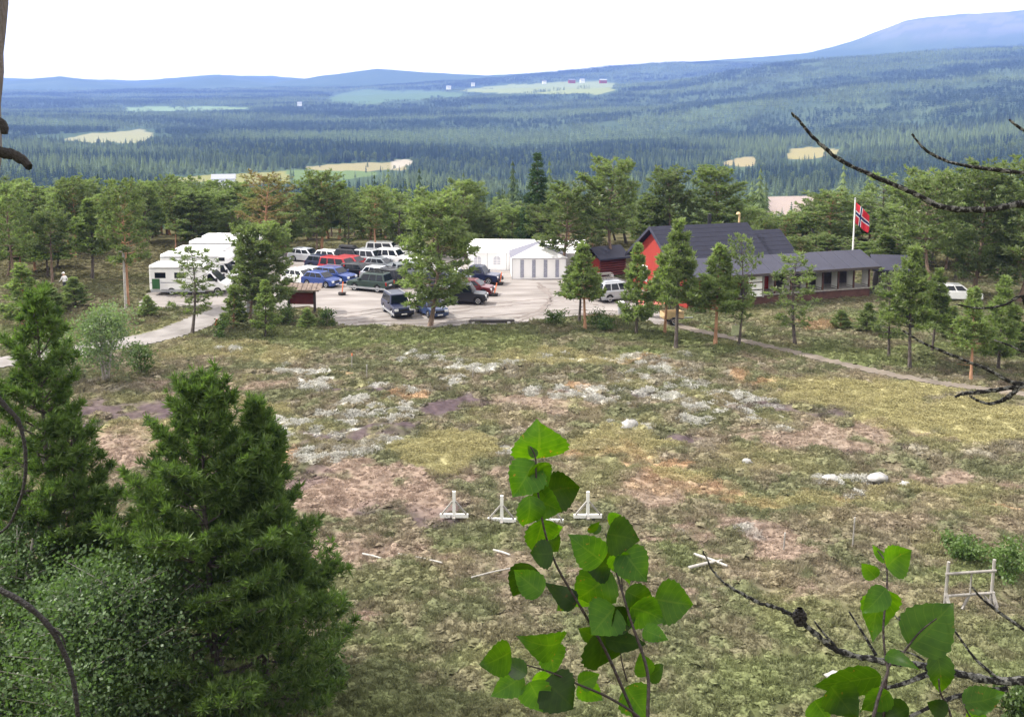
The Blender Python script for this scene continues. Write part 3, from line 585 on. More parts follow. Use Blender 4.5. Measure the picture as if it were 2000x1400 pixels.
# ------------------------------------------------------------------ trees
def tree_mesh(seed, H, R, cb, style='mature', nw=11, dens=1.0, tuft=.34, K=10, r0=None, lean=.25, wid=.26, needle_up=.7, limb_n=4, droop=0.0, twin=None, lo_s=.3):
    """returns trunk mesh builder and crown arrays for a pine-like tree"""
    r = np.random.default_rng(seed); tb = MB(); r0 = r0 or H * .0135
    sw = r.normal(size=2) * lean
    def axis(z): f = z / H; return np.array([sw[0] * math.sin(f * 2.2), sw[1] * math.sin(f * 2.9), z])
    zs = np.linspace(0, H * .985, 10); tb.tube([axis(z) for z in zs], [max(.012, r0 * (1.25 if i == 0 else 1) * (1 - .93 * (z / H) ** 1.1)) for i, z in enumerate(zs)], 8)
    cen = []; out = []; sizes = []
    def pads(p0, d, L, r_base, frac, nfac=1.0):
        """a limb with flat pads of needles"""
        side = np.array([-d[1], d[0], 0]); side /= np.linalg.norm(side) + 1e-9
        pts = []; rise = r.uniform(.12, .34) * L if style != 'spruce' else -.12 * L
        for i in range(5):
            s = i / 4; pts.append(p0 + d * L * s + np.array([0, 0, rise * s * s - droop * L * s]) + side * L * .06 * math.sin(s * 4 + seed) * r.normal())
        tb.tube(pts, [max(.006, r_base * (1 - .8 * i / 4)) for i in range(5)], limb_n, False)
        n = max(3, int(L * 7.5 * dens * nfac / (tuft / .34)))
        for k in range(n):
            s = r.uniform(lo_s, 1.03) ** .8; i = min(3, int(s * 4)); p = pts[i] + (pts[i + 1] - pts[i]) * (s * 4 - i)
            wdt = (1.05 - s * .6) * L * .42 * (1 if s > .4 else .5)
            off = side * r.uniform(-1, 1) * wdt; c = p + off + np.array([0, 0, r.normal() * tuft * .3 + abs(r.normal()) * tuft * .25])
            cen.append(c); o = d * .7 + side * np.sign(off @ side) * .4; out.append(o); sizes.append(tuft * r.uniform(.7, 1.2))
            if k % 4 == 0: tb.tube([p, c], [r_base * .25, .004], 3, False)
    for w in range(nw):
        f = (w + r.uniform(-.3, .3)) / nw; f = min(max(f, 0), .985); z = H * (cb + (1 - cb) * f)
        if style == 'mature': prof = R * (math.sqrt(max(.02, 1 - ((f - .38) / .66) ** 2))) * r.uniform(.8, 1.1)
        elif style == 'cone': prof = R * ((1 - f) ** .95) * r.uniform(.8, 1.12) + .06 * R
        elif style == 'spruce': prof = R * (1 - f) ** .9 + .06 * R
        else: prof = R * (math.sqrt(max(.03, 1 - ((f - .3) / .75) ** 2))) * r.uniform(.6, 1.15)
        nb = r.integers(4, 7) if style in ('cone', 'spruce') else r.integers(3, 6); a0 = r.random() * 6.28
        for k in range(nb):
            a = a0 + k * 6.283 / nb + r.normal() * .25; el = (.05 + .75 * f ** 1.5) if style != 'spruce' else -.15 + .4 * f
            el += r.normal() * .1; d = np.array([math.cos(a) * math.cos(el), math.sin(a) * math.cos(el), math.sin(el)])
            Lb = prof * r.uniform(.7, 1.12) / max(.55, math.cos(el)); pads(axis(z), d, max(.25, Lb), r0 * (.38 - .25 * f), f)
    top = axis(H * .97)
    for k in range(int(10 * dens)): cen.append(top + np.array([r.normal() * .16, r.normal() * .16, r.uniform(-.5, .25)]) * (H / 10)); out.append(np.array([0, 0, 1.])); sizes.append(tuft * .8)
    if cb > .3:                                                   # a few dead stubs under the crown
        for k in range(6):
            z = H * r.uniform(cb * .45, cb); a = r.random() * 6.28; L2 = r.uniform(.3, .9); p = axis(z); tb.tube([p, p + np.array([math.cos(a) * L2, math.sin(a) * L2, r.uniform(-.1, .15)])], [.025, .008], 3, False)
    V, T = tufts(np.array(cen), np.array(out), np.array(sizes), K, r, wid, needle_up, .75, .5)
    return tb, V, T
TREES = {}
def make_proto(key, mat, bark, *a, **k):
    tb, V, T = tree_mesh(*a, **k); tm = tb.mesh('trunk'); tm.materials.append(MT[bark]); cm = mesh_np('crown', V, T); cm.materials.append(MT[mat])
    TREES[key] = (tm, cm, float(V[:, 2].max()), float(np.percentile(np.hypot(V[:, 0], V[:, 1]), 93)))
for i in range(5): make_proto('pine%d' % i, 'pine', 'bark_red' if i % 2 else 'bark', 100 + i, 10., 2.3, .34 + .04 * i, 'mature', nw=12, dens=1.35, tuft=.34)
for i in range(3): make_proto('full%d' % i, 'pine', 'bark', 140 + i, 10., 2.2, .16, 'mature', nw=19, dens=1.5, tuft=.34)
for i in range(4): make_proto('young%d' % i, 'pine_young', 'bark_red' if i % 2 else 'bark_grey', 120 + i, 7., 1.35, .36 if i < 2 else .16, 'cone', nw=14, dens=2.0, tuft=.26, lean=.12)
for i in range(2): make_proto('slim%d' % i, 'pine', 'bark_grey', 130 + i, 7., 1.25, .25, 'sparse', nw=11, dens=.7, tuft=.26, lean=.2)
make_proto('brown', 'pine_brown', 'bark_red', 150, 10., 2.2, .3, 'mature', nw=12, dens=1.0, tuft=.34)
make_proto('spruce', 'spruce', 'bark', 160, 12., 1.9, .06, 'spruce', nw=26, dens=1.5, tuft=.33, needle_up=.1)
_tr = np.random.default_rng(77); _tl = np.random.default_rng(78)
def plant(name, key, px, py, top, wpx, label, group=None, cat='tree', z=None, rz=None):
    p = G(px, py); p[2] = float(ground_z(np.array([p[0]]), np.array([p[1]]))[0]) - .05
    h = z_at(p[1], top) - p[2]; tm, cm, H, R = TREES[key]; sz = h / H; sx = (wpx / F * depth(p)) / (2 * R) if wpx else sz
    root = empty(name, p, _tr.random() * 6.28 if rz is None else rz, label, cat, group); root.scale = (sx, sx, sz); root.rotation_euler[0] = float(_tl.normal() * .028); root.rotation_euler[1] = float(_tl.normal() * .028)
    link('trunk', tm, None, root); link('crown', cm, None, root); return root
T_ = plant
# singled-out pines round the parking lot
T_('pine_tree', 'full0', 840, 636, 360, 150, 'tall dark pine at the front edge of the gravel lot beside two navy cars')
T_('pine_tree', 'pine0', 1095, 543, 334, 130, 'broad crowned pine with bare trunk at the right corner of the small striped tent')
T_('pine_tree', 'pine2', 1200, 536, 298, 118, 'very tall pine with straight grey trunk beside the small red cabin')
T_('pine_tree', 'pine3', 627, 500, 326, 96, 'tall pine with bare orange trunk behind the red cars')
T_('pine_tree', 'brown', 522, 500, 332, 110, 'rusty brown crowned pine standing behind the motorhomes')
T_('spruce_tree', 'spruce', 1046, 492, 296, 74, 'slender pointed conifer rising behind the white marquee')
T_('pine_tree', 'slim0', 975, 476, 384, 54, 'small pale pine with thin bare trunk behind the left half of the marquee')
T_('pine_tree', 'full1', 910, 500, 344, 100, 'dark bushy pine left of the white marquee')
T_('pine_tree', 'full2', 1390, 500, 318, 122, 'dark round topped pine behind the chimney of the red lodge')
T_('pine_tree', 'full0', 1300, 500, 320, 96, 'tall pine behind the red gable of the lodge')
T_('pine_tree', 'young0', 1131, 628, 482, 74, 'left one of two thin trunked young pines at the lot edge before the tent')
T_('pine_tree', 'young1', 1143, 642, 468, 74, 'right one of two thin trunked young pines at the lot edge before the tent')
T_('pine_tree', 'young2', 1243, 654, 470, 66, 'young pine with orange lower trunk beside the grey litter bin')
T_('pine_tree', 'young1', 1298, 650, 472, 72, 'slim young pine hiding the red wall of the lodge')
T_('pine_tree', 'young0', 1320, 678, 422, 96, 'bushy young pine with grey trunk before the red lodge, at the start of the trail')
T_('pine_tree', 'young1', 1397, 673, 470, 92, 'young pine with reddish trunk beside the dirt trail, before the shelter roof')
T_('pine_tree', 'slim1', 1443, 674, 452, 70, 'slim pointed young pine before the left end of the shelter')
T_('pine_tree', 'slim0', 1553, 672, 486, 92, 'thin spindly pine standing alone before the middle of the shelter')
T_('pine_tree', 'slim1', 375, 652, 478, 92, 'sparse pine on the roadside before the motorhomes')
T_('pine_tree', 'full1', 535, 622, 424, 112, 'dense dark pine hiding the right ends of the motorhomes')
T_('pine_tree', 'full2', 487, 628, 432, 92, 'dense pine by the road, just left of the darkest clump at the lot entrance')
T_('pine_tree', 'young2', 518, 656, 543, 52, 'small bright green pine left of the notice board')
T_('pine_tree', 'young3', 455, 640, 556, 52, 'small bushy pine at the bend of the gravel road')
T_('pine_tree', 'pine1', 250, 596, 344, 100, 'tall pine whose orange trunk stands right behind the pale pole')
T_('pine_tree', 'pine4', 103, 556, 404, 84, 'dark pine with straight black trunk next to the walking person')
T_('pine_tree', 'young0', 180, 545, 384, 84, 'light green pine between the walking person and the pale pole')
T_('pine_tree', 'pine0', 32, 566, 330, 104, 'tall pine at the left edge of the photo, left of the walking person')
T_('pine_tree', 'young3', 45, 640, 512, 82, 'small dense pine at the left edge above the road')
T_('pine_tree', 'young0', 1777, 718, 476, 100, 'bright young pine beyond the trail, right of the shelter')
T_('pine_tree', 'slim0', 1736, 700, 516, 74, 'short young pine half hiding the right end of the shelter')
T_('pine_tree', 'young1', 1896, 742, 556, 78, 'young pine with orange trunk beyond the trail at the right')
T_('pine_tree', 'young2', 1950, 718, 534, 74, 'young pine near the right edge, next to the orange trunked one')
T_('pine_tree', 'young0', 1820, 690, 520, 64, 'thin young pine before the parked white car at the right')
T_('pine_tree', 'pine2', 1822, 585, 318, 130, 'big dark pine behind the flagpole, first of the right hand group')
T_('pine_tree', 'full0', 1900, 580, 304, 140, 'big dark pine in the middle of the right hand group')
T_('pine_tree', 'full2', 1990, 590, 300, 150, 'big dark pine at the right edge of the photo')
T_('pine_tree', 'pine3', 1622, 500, 364, 112, 'pine rising above the middle of the shelter roof, left of the flag')
T_('pine_tree', 'full1', 1745, 520, 392, 100, 'pine just right of the flag')
# the belt of pines round the clearing: alike, told apart only by what they stand behind
BELT = [(0, 300, 30, 350, 'pine in the thin wood at the left, beyond the walking person', 'pines of the thin wood at the left'),
        (285, 480, 22, 346, 'tall pine in the dense stand behind the motorhomes', 'pines behind the motorhomes'),
        (470, 780, 30, 360, 'pine in the dark stand behind the parked cars', 'pines behind the parked cars'),
        (760, 1010, 20, 390, 'pine in the row behind the white marquee', 'pines behind the marquee'),
        (1010, 1290, 18, 380, 'pine in the stand between marquee and red lodge', 'pines between marquee and lodge'),
        (1290, 1560, 24, 400, 'pine in the stand behind the dark lodge roof', 'pines behind the lodge'),
        (1560, 1760, 18, 390, 'pine in the stand behind the shelter and flag', 'pines behind the shelter'),
        (1720, 2060, 26, 345, 'pine in the thick wood at the right edge', 'pines of the thick wood at the right')]
BELT += [(1760, 2060, 12, 372, 'pine in the nearer right hand wood behind the white car', 'nearer pines of the thick wood at the right'), (1440, 1730, 9, 430, 'shorter pine just behind the shelter roof', 'shorter pines behind the shelter'), (0, 130, 5, 420, 'pine at the left edge, nearer than the thin wood', 'nearer pines at the left edge')]
keys = ['pine0', 'pine1', 'pine2', 'pine3', 'pine4', 'full0', 'young0', 'young1', 'slim0', 'slim1']
ORD = 'first second third fourth fifth sixth seventh eighth ninth tenth eleventh twelfth thirteenth fourteenth fifteenth sixteenth seventeenth eighteenth nineteenth twentieth twenty-first twenty-second twenty-third twenty-fourth twenty-fifth twenty-sixth twenty-seventh twenty-eighth twenty-ninth thirtieth'.split()
for a, b, nn, tp, lab, grp in BELT:
    for k in range(nn):
        px = a + (b - a) * (k + _tr.uniform(.1, .9)) / nn; d = _tr.uniform(106, 148) if 'earer' not in grp and 'shorter' not in grp else _tr.uniform(94, 106); x = (px - 1000) / F * d; _, py = proj(x, d, 0)
        if 296 < px < 480: py = min(py, 488)
        kk = keys[_tr.integers(0, len(keys))]; T_('pine_tree', kk, px, py, tp + _tr.uniform(-14, 55), _tr.uniform(48, 92), ORD[k] + ' from the left, ' + lab, grp)
# young undergrowth beyond the trail and along the wood edge
for k, (px, py, top, w, lab) in enumerate([(1690, 650, 590, 46, 'knee high pine bush below the shelter base'), (1860, 660, 596, 56, 'low pine bush by the parked white car'), (1985, 690, 600, 60, 'low pine bush at the right edge'), (1640, 640, 604, 40, 'tiny pine bush under the white partitions'),
                                      (150, 600, 540, 56, 'small pine at the foot of the pale pole'), (290, 620, 575, 40, 'small pine beside the gravel apron'), (95, 610, 560, 60, 'low pine bush left of the gravel road'), (600, 640, 600, 40, 'low pine bush under the notice board')]):
    T_('pine_bush', 'young3' if k % 2 else 'young2', px, py, top, w, lab, None, 'bush')

def leafy(seed, H, R, stems, nleaf, size, base=.15, wid=.75, clumps=60, shape='egg', lean=0.3):
    """multi-stemmed broadleaf: stems, limbs and separate small leaves"""
    r = np.random.default_rng(seed); tb = MB(); tips = []
    for s in range(stems):
        a = r.random() * 6.28; rr = R * r.uniform(.05, .35) * (stems > 1); tx = R * r.uniform(.1, .6) * (stems > 1); p0 = np.array([math.cos(a) * rr * .4, math.sin(a) * rr * .4, 0]); h = H * r.uniform(.75, .97)
        p2 = np.array([math.cos(a) * tx, math.sin(a) * tx, h]); pts = smooth_path([p0, (p0 + p2) / 2 + r.normal(size=3) * [.12, .12, 0] * H * .1, p2], 4); rad = H * .011
        tb.tube(pts, [max(.006, rad * (1 - .9 * i / (len(pts) - 1))) for i in range(len(pts))], 6)
        for k in range(max(4, clumps // stems)):
            f = r.uniform(base, .98); q = pts[min(len(pts) - 1, int(f * (len(pts) - 1)))]; b = r.random() * 6.28
            prof = math.sin(math.pi * min(1, .12 + f * .86)) ** .6 if shape == 'egg' else (1 - f) ** .7 + .12
            e = q + np.array([math.cos(b), math.sin(b), r.uniform(.25, .8)]) * R * prof * r.uniform(.35, .9)
            tb.tube([q, (q + e) / 2 + np.array([0, 0, .05]), e], [rad * .3, rad * .2, .004], 3, False); tips.append((q, e))
    k = r.integers(0, len(tips), nleaf); s = r.uniform(.35, 1.1, nleaf)[:, None]; q = np.array([t[0] for t in tips])[k]; e = np.array([t[1] for t in tips])[k]
    c = q + (e - q) * s + r.normal(size=(nleaf, 3)) * R * .11
    V, T = tufts(c, np.zeros_like(c), size, 1, r, wid, -.35, 1.0, 0)
    return tb, V, T
def plant_leafy(name, px, py, top, wpx, label, mat, bark, seed, stems, nleaf, size, p=None, **k):
    p = G(px, py) if p is None else np.array(p, float)
    if p[1] > 24: p[2] = float(ground_z(np.array([p[0]]), np.array([p[1]]))[0]) - .05
    h = z_at(p[1], top) - p[2]; R = wpx / F * depth(p) / 2
    tb, V, T = leafy(seed, h, R, stems, nleaf, size, **k); root = empty(name, p, 0, label, 'tree')
    o = tb.build('trunk', MT[bark], root, smooth=True); link('crown', mesh_np('crown', V, T), MT[mat], root); return root
plant_leafy('birch_clump', 208, 748, 598, 165, 'grey green multi stemmed birch clump beside the gravel road', 'birch_grey', 'birch_bark', 31, 9, 5200, .15, base=.3, clumps=90)
plant_leafy('birch_bush', 278, 726, 664, 80, 'low dark green bush right of the birch clump', 'shrub', 'bark_grey', 32, 6, 1400, .13, base=.1, clumps=40)
plant_leafy('willow_bush', 110, 745, 640, 110, 'soft green bush at the left, between road and tall foreground pine', 'birch_grey', 'bark_grey', 33, 7, 2200, .13, base=.1, clumps=50)
plant_leafy('birch_tree', 150, 1530, 1085, 450, 'leafy foreground birch filling the bottom left corner', 'birch', 'birch_bark', 34, 6, 30000, .1, p=(-10.6, 24.6, .0), base=.06, clumps=260)
plant_leafy('birch_tree', 20, 1420, 960, 240, 'darker leafy birch at the left edge behind the corner birch', 'birch', 'birch_bark', 35, 5, 12000, .1, base=.08, clumps=130)
for k, (px, py, top, w, lab) in enumerate([(1170, 634, 606, 70, 'low green bush at the lot edge below the two thin young pines'), (1085, 634, 612, 60, 'flat green bush on the edge of the gravel, right of the timber pile'), (560, 632, 592, 60, 'low bush left of the notice board'), (640, 640, 600, 44, 'dark bush at the right foot of the notice board'),
                                      (1365, 612, 584, 40, 'green bush at the left corner of the shelter'), (1270, 618, 584, 44, 'dark bush before the red lodge wall'), (1182, 644, 622, 54, 'low green bush left of the litter bin'),
                                      (1965, 1130, 1070, 120, 'bright green birch scrub behind the wooden frame'), (1880, 1090, 1050, 100, 'pale green scrub left of the wooden frame'), (1990, 1400, 1330, 120, 'green scrub in the bottom right corner'), (640, 1330, 1270, 110, 'low green shrub right of the foreground pine'), (430, 660, 620, 40, 'low scrub at the road bend')]):
    plant_leafy('scrub_bush', px, py, top, w, lab, 'shrub', 'bark_grey', 300 + k, 5, 900 if py < 800 else 1300, .12, base=.05, clumps=36)['category'] = 'bush'
# the two big foreground pines, built singly
def big_pine(px, py, top, wpx, label, seed, dens, cb, style, tuft, twin=None, nw=24, sq=1.0):
    p = G(px, py); p[2] = max(0, float(ground_z(np.array([p[0]]), np.array([p[1]]))[0])) - .05; h = z_at(p[1], top) - p[2]; R = wpx / F * depth(p) / 2
    tb, V, T = tree_mesh(seed, h * .95, R, cb, style, nw=nw, dens=dens, tuft=tuft, K=18, lean=.15, r0=h * .012, wid=.15, lo_s=.34)
    root = empty('pine_tree', p, 0, label, 'tree'); tb.build('trunk', MT['bark_grey'], root); parts = [(V, T)]
    if twin:
        q = G(twin[0], twin[1]); tb2, V2, T2 = tree_mesh(seed + 5, (z_at(p[1], twin[2]) - p[2]) * .95, R * .5, .3, 'cone', nw=18, dens=dens, tuft=tuft, K=18, lean=.1, wid=.15)
        off = np.array([(twin[0] - px) / F * depth(p), .6, 0]); parts.append((V2 + off, T2)); tb2.build('trunk', MT['bark_grey'], root, loc=off)
    link('crown', mesh_np('crown', *joinVT(parts)), MT['pine_fg'], root); return root
big_pine(430, 1392, 712, 560, 'big bushy green pine with two tops in the left foreground', 41, 3.0, .08, 'cone', .24, twin=(512, 1392, 775), nw=20)
big_pine(125, 1330, 535, 380, 'tall slender dark pine along the left edge in the foreground', 47, 1.7, .1, 'cone', .23, nw=24)
big_pine(170, 1345, 790, 260, 'shorter dark pine between the slender edge pine and the big two topped pine', 53, 1.5, .1, 'cone', .22, nw=18)
# ------------------------------------------------------------------ lodge, shelter, cabin, tents
def at_local(a, org):
    a = math.radians(a); c, s = math.cos(a), math.sin(a); return lambda x, y: (org[0] + c * x - s * y, org[1] + s * x + c * y)
SH = (14.5, 80.5); SA = 18.0; loc = at_local(SA, SH)
def gable_roof(mb, x0, x1, y0, y1, ze, zr, th=.14):
    ym = (y0 + y1) / 2
    for ya, yb in ((y0, ym), (y1, ym)):
        mb.add([(x0, ya, ze), (x1, ya, ze), (x1, yb, zr), (x0, yb, zr), (x0, ya, ze + th), (x1, ya, ze + th), (x1, yb, zr + th), (x0, yb, zr + th)], [(0, 1, 2, 3), (7, 6, 5, 4), (0, 4, 5, 1), (1, 5, 6, 2), (2, 6, 7, 3), (3, 7, 4, 0)])
def courses(root, x0, x1, y0, ym, ze, zr, th, n, mat, name='roof_course'):
    """overlapping sheet courses lying on one roof slope"""
    for i in range(n):
        a = i / n; b = (i + 1) / n; m = MB(); ya, yb = y0 + (ym - y0) * a, y0 + (ym - y0) * b; za, zb = ze + (zr - ze) * a + th, ze + (zr - ze) * b + th
        m.add([(x0, ya, za + .022), (x1, ya, za + .022), (x1, yb, zb + .01), (x0, yb, zb + .01), (x0, ya, za + .004), (x1, ya, za + .004)], [(0, 1, 2, 3), (4, 5, 1, 0)]); m.build(name, MT[mat], root)
lodge = empty('lodge', (*loc(0, 2.9), 0), math.radians(SA), 'red wooden lodge with dark blue tiled gable roof and black chimney pipe', 'building')
m = MB().box((0, 0, 0), (9.2, 8.5, 3.0)); m.add([(0, 0, 3), (0, 8.5, 3), (0, 4.25, 5.7), (.12, 0, 3), (.12, 8.5, 3), (.12, 4.25, 5.7)], [(0, 1, 2), (3, 5, 4), (0, 3, 4, 1), (1, 4, 5, 2), (2, 5, 3, 0)])
wl = m.build('wall', MT['red_wood'], lodge)
for yy_ in (1.4, 5.6):
    w_ = MB().box((-.03, yy_, 1.0), (.05, yy_ + 1.2, 2.2)).build('window', MT['glass'], lodge)
    fr = MB(); [fr.box((-.06, *q[:1], q[1]), (0.0, q[2], q[3])) for q in ((yy_ - .1, .9, yy_, 2.3), (yy_ + 1.2, .9, yy_ + 1.3, 2.3), (yy_, .9, yy_ + 1.2, 1.0), (yy_, 2.2, yy_ + 1.2, 2.3), (yy_ + .57, 1.0, yy_ + .63, 2.2))]; fr.build('frame', MT['white_paint'], w_)
rf = MB(); gable_roof(rf, -.5, 9.0, -.6, 9.1, 2.75, 5.8, .16); rfo = rf.build('roof', MT['roof'], lodge)
courses(rfo, -.52, 9.02, -.62, 4.25, 2.75, 5.8, .16, 10, 'roof')
for s in (0, 1):
    bb = MB(); ya = -.62 if s == 0 else 9.12; bb.add([(-.56, ya, 2.66), (-.56, 4.25, 5.72), (-.56, 4.25, 6.0), (-.56, ya, 2.94), (-.5, ya, 2.66), (-.5, 4.25, 5.72), (-.5, 4.25, 6.0), (-.5, ya, 2.94)], [(0, 1, 2, 3), (7, 6, 5, 4), (0, 4, 5, 1), (2, 6, 7, 3), (0, 3, 7, 4)]); bb.build('barge_board', MT['roof2'], lodge)
MB().tube([(5.6, 4.9, 5.3), (5.6, 4.9, 6.75)], .17, 10).build('chimney', MT['black'], lodge, smooth=False)
v_ = MB().tube([(8.4, 4.6, 5.4), (8.4, 4.6, 6.65), (8.25, 4.6, 6.75)], .09, 8).build('vent_pipe', MT['plywood'], lodge); MB().lathe([(.05, 0), (.2, .02), (.16, .16), (.03, .22)], 10, 'z', (8.3, 4.6, 6.65)).build('cowl', MT['plywood'], v_)
ext = empty('lodge_annex', (*loc(9.2, 4.2), 0), math.radians(SA), 'lower annex of the lodge with dark blue roof beside the tall gable roof', 'building')
m = MB().box((.01, 0, 0), (2.9, 6.4, 2.8)); m.build('wall', MT['red_wood'], ext); rf = MB(); gable_roof(rf, -.18, 3.3, -.6, 7.0, 2.7, 5.05, .15); rfo = rf.build('roof', MT['roof'], ext); courses(rfo, -.17, 3.32, -.62, 3.2, 2.7, 5.05, .15, 8, 'roof')
# long open shooting shelter
sh = empty('shooting_shelter', (*loc(0, 0), 0), math.radians(SA), 'long open shooting shelter with grey blue sheet roof and white partitions', 'shelter')
LS = 17.8
rf = MB(); gable_roof(rf, -.3, LS, 0, 5.8, 2.55, 3.62, .12); ro_ = rf.build('roof', MT['roof2'], sh)
for i in range(12): MB().box((-.3 + i * 1.505 + .01, -.03, 0), (-.3 + (i + 1) * 1.505 - .01, 2.93, .03)).build('roof_sheet', MT['roof2'], ro_)
for o_ in ro_.children: o_.location = (0, 0, 2.69); o_.rotation_euler = (math.atan2(1.07, 2.9), 0, 0)
MB().box((-.32, -.09, 2.5), (LS + .02, -.035, 2.72)).build('fascia', MT['dark_wood'], sh)
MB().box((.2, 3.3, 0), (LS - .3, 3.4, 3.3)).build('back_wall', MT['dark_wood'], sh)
MB().box((.1, .75, .7), (LS - .3, 3.3, .8)).build('deck', MT['grey_wood'], sh); MB().box((.2, .9, -.1), (LS - .35, 1.0, .7)).build('skirt', MT['brown_red'], sh)
for i, x in enumerate(np.linspace(.3, LS - .5, 12)):
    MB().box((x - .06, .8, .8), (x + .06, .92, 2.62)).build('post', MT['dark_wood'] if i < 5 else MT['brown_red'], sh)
    if i >= 4: MB().box((x - .03, .93, .82), (x + .03, 1.8, 2.4)).build('partition', MT['white_paint'], sh, .01)
    if i >= 4: MB().bar((x - .04, .93, .95), (x - .04, 2.0, .95), .05).build('partition_rail', MT['grey_wood'], sh)
for k in range(3): MB().box((5.4, .72, .66 + k * .62), (6.75, .78, 1.18 + k * .62)).build('shutter_board', MT['white_paint'], sh, .01)
MB().box((6.76, .66, .6), (6.9, .8, 2.55)).build('corner_post', MT['grey_wood'], sh)
for k in range(2): MB().box((1.2 + k * .75, .8, .64), (1.8 + k * .75, .86, 2.1)).build('plank_panel', MT['grey_wood'], sh)
MB().box((-.05, .9, -.05), (.07, 3.25, 2.5)).build('end_wall', MT['red_wood'], sh)
sd = empty('storage_shed', (*loc(LS + .5, 1.0), 0), math.radians(SA - 30), 'small dark shed with pale barge board at the right end of the shelter', 'shed')
MB().box((0, 0, 0), (2.6, 3.0, 2.2)).build('wall', MT['dark_wood'], sd); rf = MB(); gable_roof(rf, -.5, 2.9, -.4, 3.4, 2.15, 3.2); rf.build('roof', MT['roof2'], sd)
MB().bar((2.93, 1.5, 3.3), (2.93, 3.45, 2.22), .05, .12).build('barge_board', MT['pale_wood'], sd); MB().bar((2.93, 1.5, 3.3), (2.93, -.45, 2.22), .05, .12).build('barge_board', MT['pale_wood'], sd)
# small red cabin
cp = G(1172, 541); cb_ = empty('small_cabin', cp, math.radians(28), 'small red log cabin with grey roof, left wall in sunlit red and front in shaded red', 'building')
MB().box((0, 0, 0), (2.8, 2.4, 1.75)).build('wall', MT['darkred_wood'], cb_)  # front and its logs in darker red: shade put into the colour
MB().box((-.04, .05, .02), (-.005, 2.35, 1.7)).build('side_overlay', MT['red_wood'], cb_)  # brighter red sheet: sunlight on the left wall put into its colour
m = MB(); gable_roof(m, -.4, 3.1, -.5, 2.9, 1.65, 2.6); m.build('roof', MT['roof2'], cb_); MB().box((1.3, -.04, .05), (1.95, -.005, 1.55)).build('door', MT['dark_wood'], cb_)
for k in range(7): MB().tube([(-.06, -.05, .14 + k * .23), (2.86, -.05, .14 + k * .23)], .1, 6).build('log', MT['darkred_wood'], cb_)
# white marquee
def panel(mb, p0, p1, z0, z1): mb.add([(p0[0], p0[1], z0), (p1[0], p1[1], z0), (p1[0], p1[1], z1), (p0[0], p0[1], z1)], [(0, 1, 2, 3)])
mp_ = G(914, 527); mq = empty('marquee', mp_, math.radians(-3), 'long white marquee with printed arched windows', 'tent')
LM, WM, ZE, ZR = 11.5, 4.6, 1.75, 2.75
m = MB(); m.add([(-.1, -.12, ZE), (LM + .1, -.12, ZE), (LM + .1, WM / 2, ZR), (-.1, WM / 2, ZR), (-.1, WM + .12, ZE), (LM + .1, WM + .12, ZE)], [(0, 1, 2, 3), (3, 2, 5, 4)])
ro_ = m.build('roof', MT['canvas'], mq)
for x in np.arange(0, LM + .1, 1.92): MB().bar((x, -.13, ZE + .015), (x, WM / 2, ZR + .015), .06, .02).build('roof_seam', MT['print_grey'], ro_)
m = MB(); m.add([(0, 0, 0), (0, WM, 0), (0, WM, ZE), (0, WM / 2, ZR), (0, 0, ZE)], [(0, 1, 2, 3, 4)]); m.add([(LM, 0, 0), (LM, WM, 0), (LM, WM, ZE), (LM, WM / 2, ZR), (LM, 0, ZE)], [(0, 1, 2, 3, 4)]); m.build('end_wall', MT['canvas'], mq)
for i in range(6):
    x0, x1 = i * LM / 6 + .015, (i + 1) * LM / 6 - .015; w_ = MB().box((x0, -.02, 0), (x1, .02, ZE)).build('wall_panel', MT['canvas'], mq)
    cx = (x0 + x1) / 2; wn = MB(); arc = [(cx - .34, .55), (cx + .34, .55), (cx + .34, 1.1)] + [(cx + .34 * math.cos(t), 1.1 + .3 * math.sin(t)) for t in np.linspace(0, math.pi, 7)[1:-1]] + [(cx - .34, 1.1)]
    wn.prism(arc, -.035, -.025); g_ = wn.build('window', MT['print_grey'], w_)
    cr_ = MB(); cr_.box((cx - .03, -.05, .55), (cx + .03, -.037, 1.38)); cr_.box((cx - .34, -.05, .95), (cx + .34, -.037, 1.0)); cr_.box((cx - .34, -.05, .72), (cx + .34, -.037, .77)); cr_.build('window_bar', MT['canvas'], g_)
tp = G(1000, 545); tn = empty('striped_tent', tp, math.radians(2), 'small white tent with grey side roofs and four grey window strips', 'tent')
WT, DT = 5.1, 4.6; ZE, ZR = 2.0, 2.85
MB().box((0, 0, 0), (WT, DT, ZE)).build('wall', MT['canvas'], tn)
ya, yb, xm, o_ = 1.5, 3.2, WT / 2, .16; e0, e1, e2, e3 = (-o_, -o_, ZE), (WT + o_, -o_, ZE), (WT + o_, DT + o_, ZE), (-o_, DT + o_, ZE); r0_, r1_ = (xm, ya, ZR + .25), (xm, yb, ZR + .25)
MB().add([e0, e1, r0_], [(0, 1, 2)]).build('front_roof', MT['canvas'], tn); MB().add([e2, e3, r1_], [(0, 1, 2)]).build('rear_roof', MT['canvas'], tn)
MB().add([e3, e0, r0_, r1_], [(0, 1, 2, 3)]).build('side_roof', MT['canvas_grey'], tn); MB().add([e1, e2, r1_, r0_], [(0, 1, 2, 3)]).build('side_roof', MT['canvas_grey'], tn)
for x in (.95, 2.05, 3.15, 4.25): MB().box((x - .17, -.035, .15), (x + .17, -.02, 1.82)).build('window_strip', MT['clear_strip'], tn)
MB().box((-.02, -.05, ZE - .1), (WT + .02, -.036, ZE - .02)).build('valance', MT['print_grey'], tn); MB().box((WT + .012, .3, .1), (WT + .03, DT - .3, 1.8)).build('side_curtain', MT['canvas_grey'], tn)
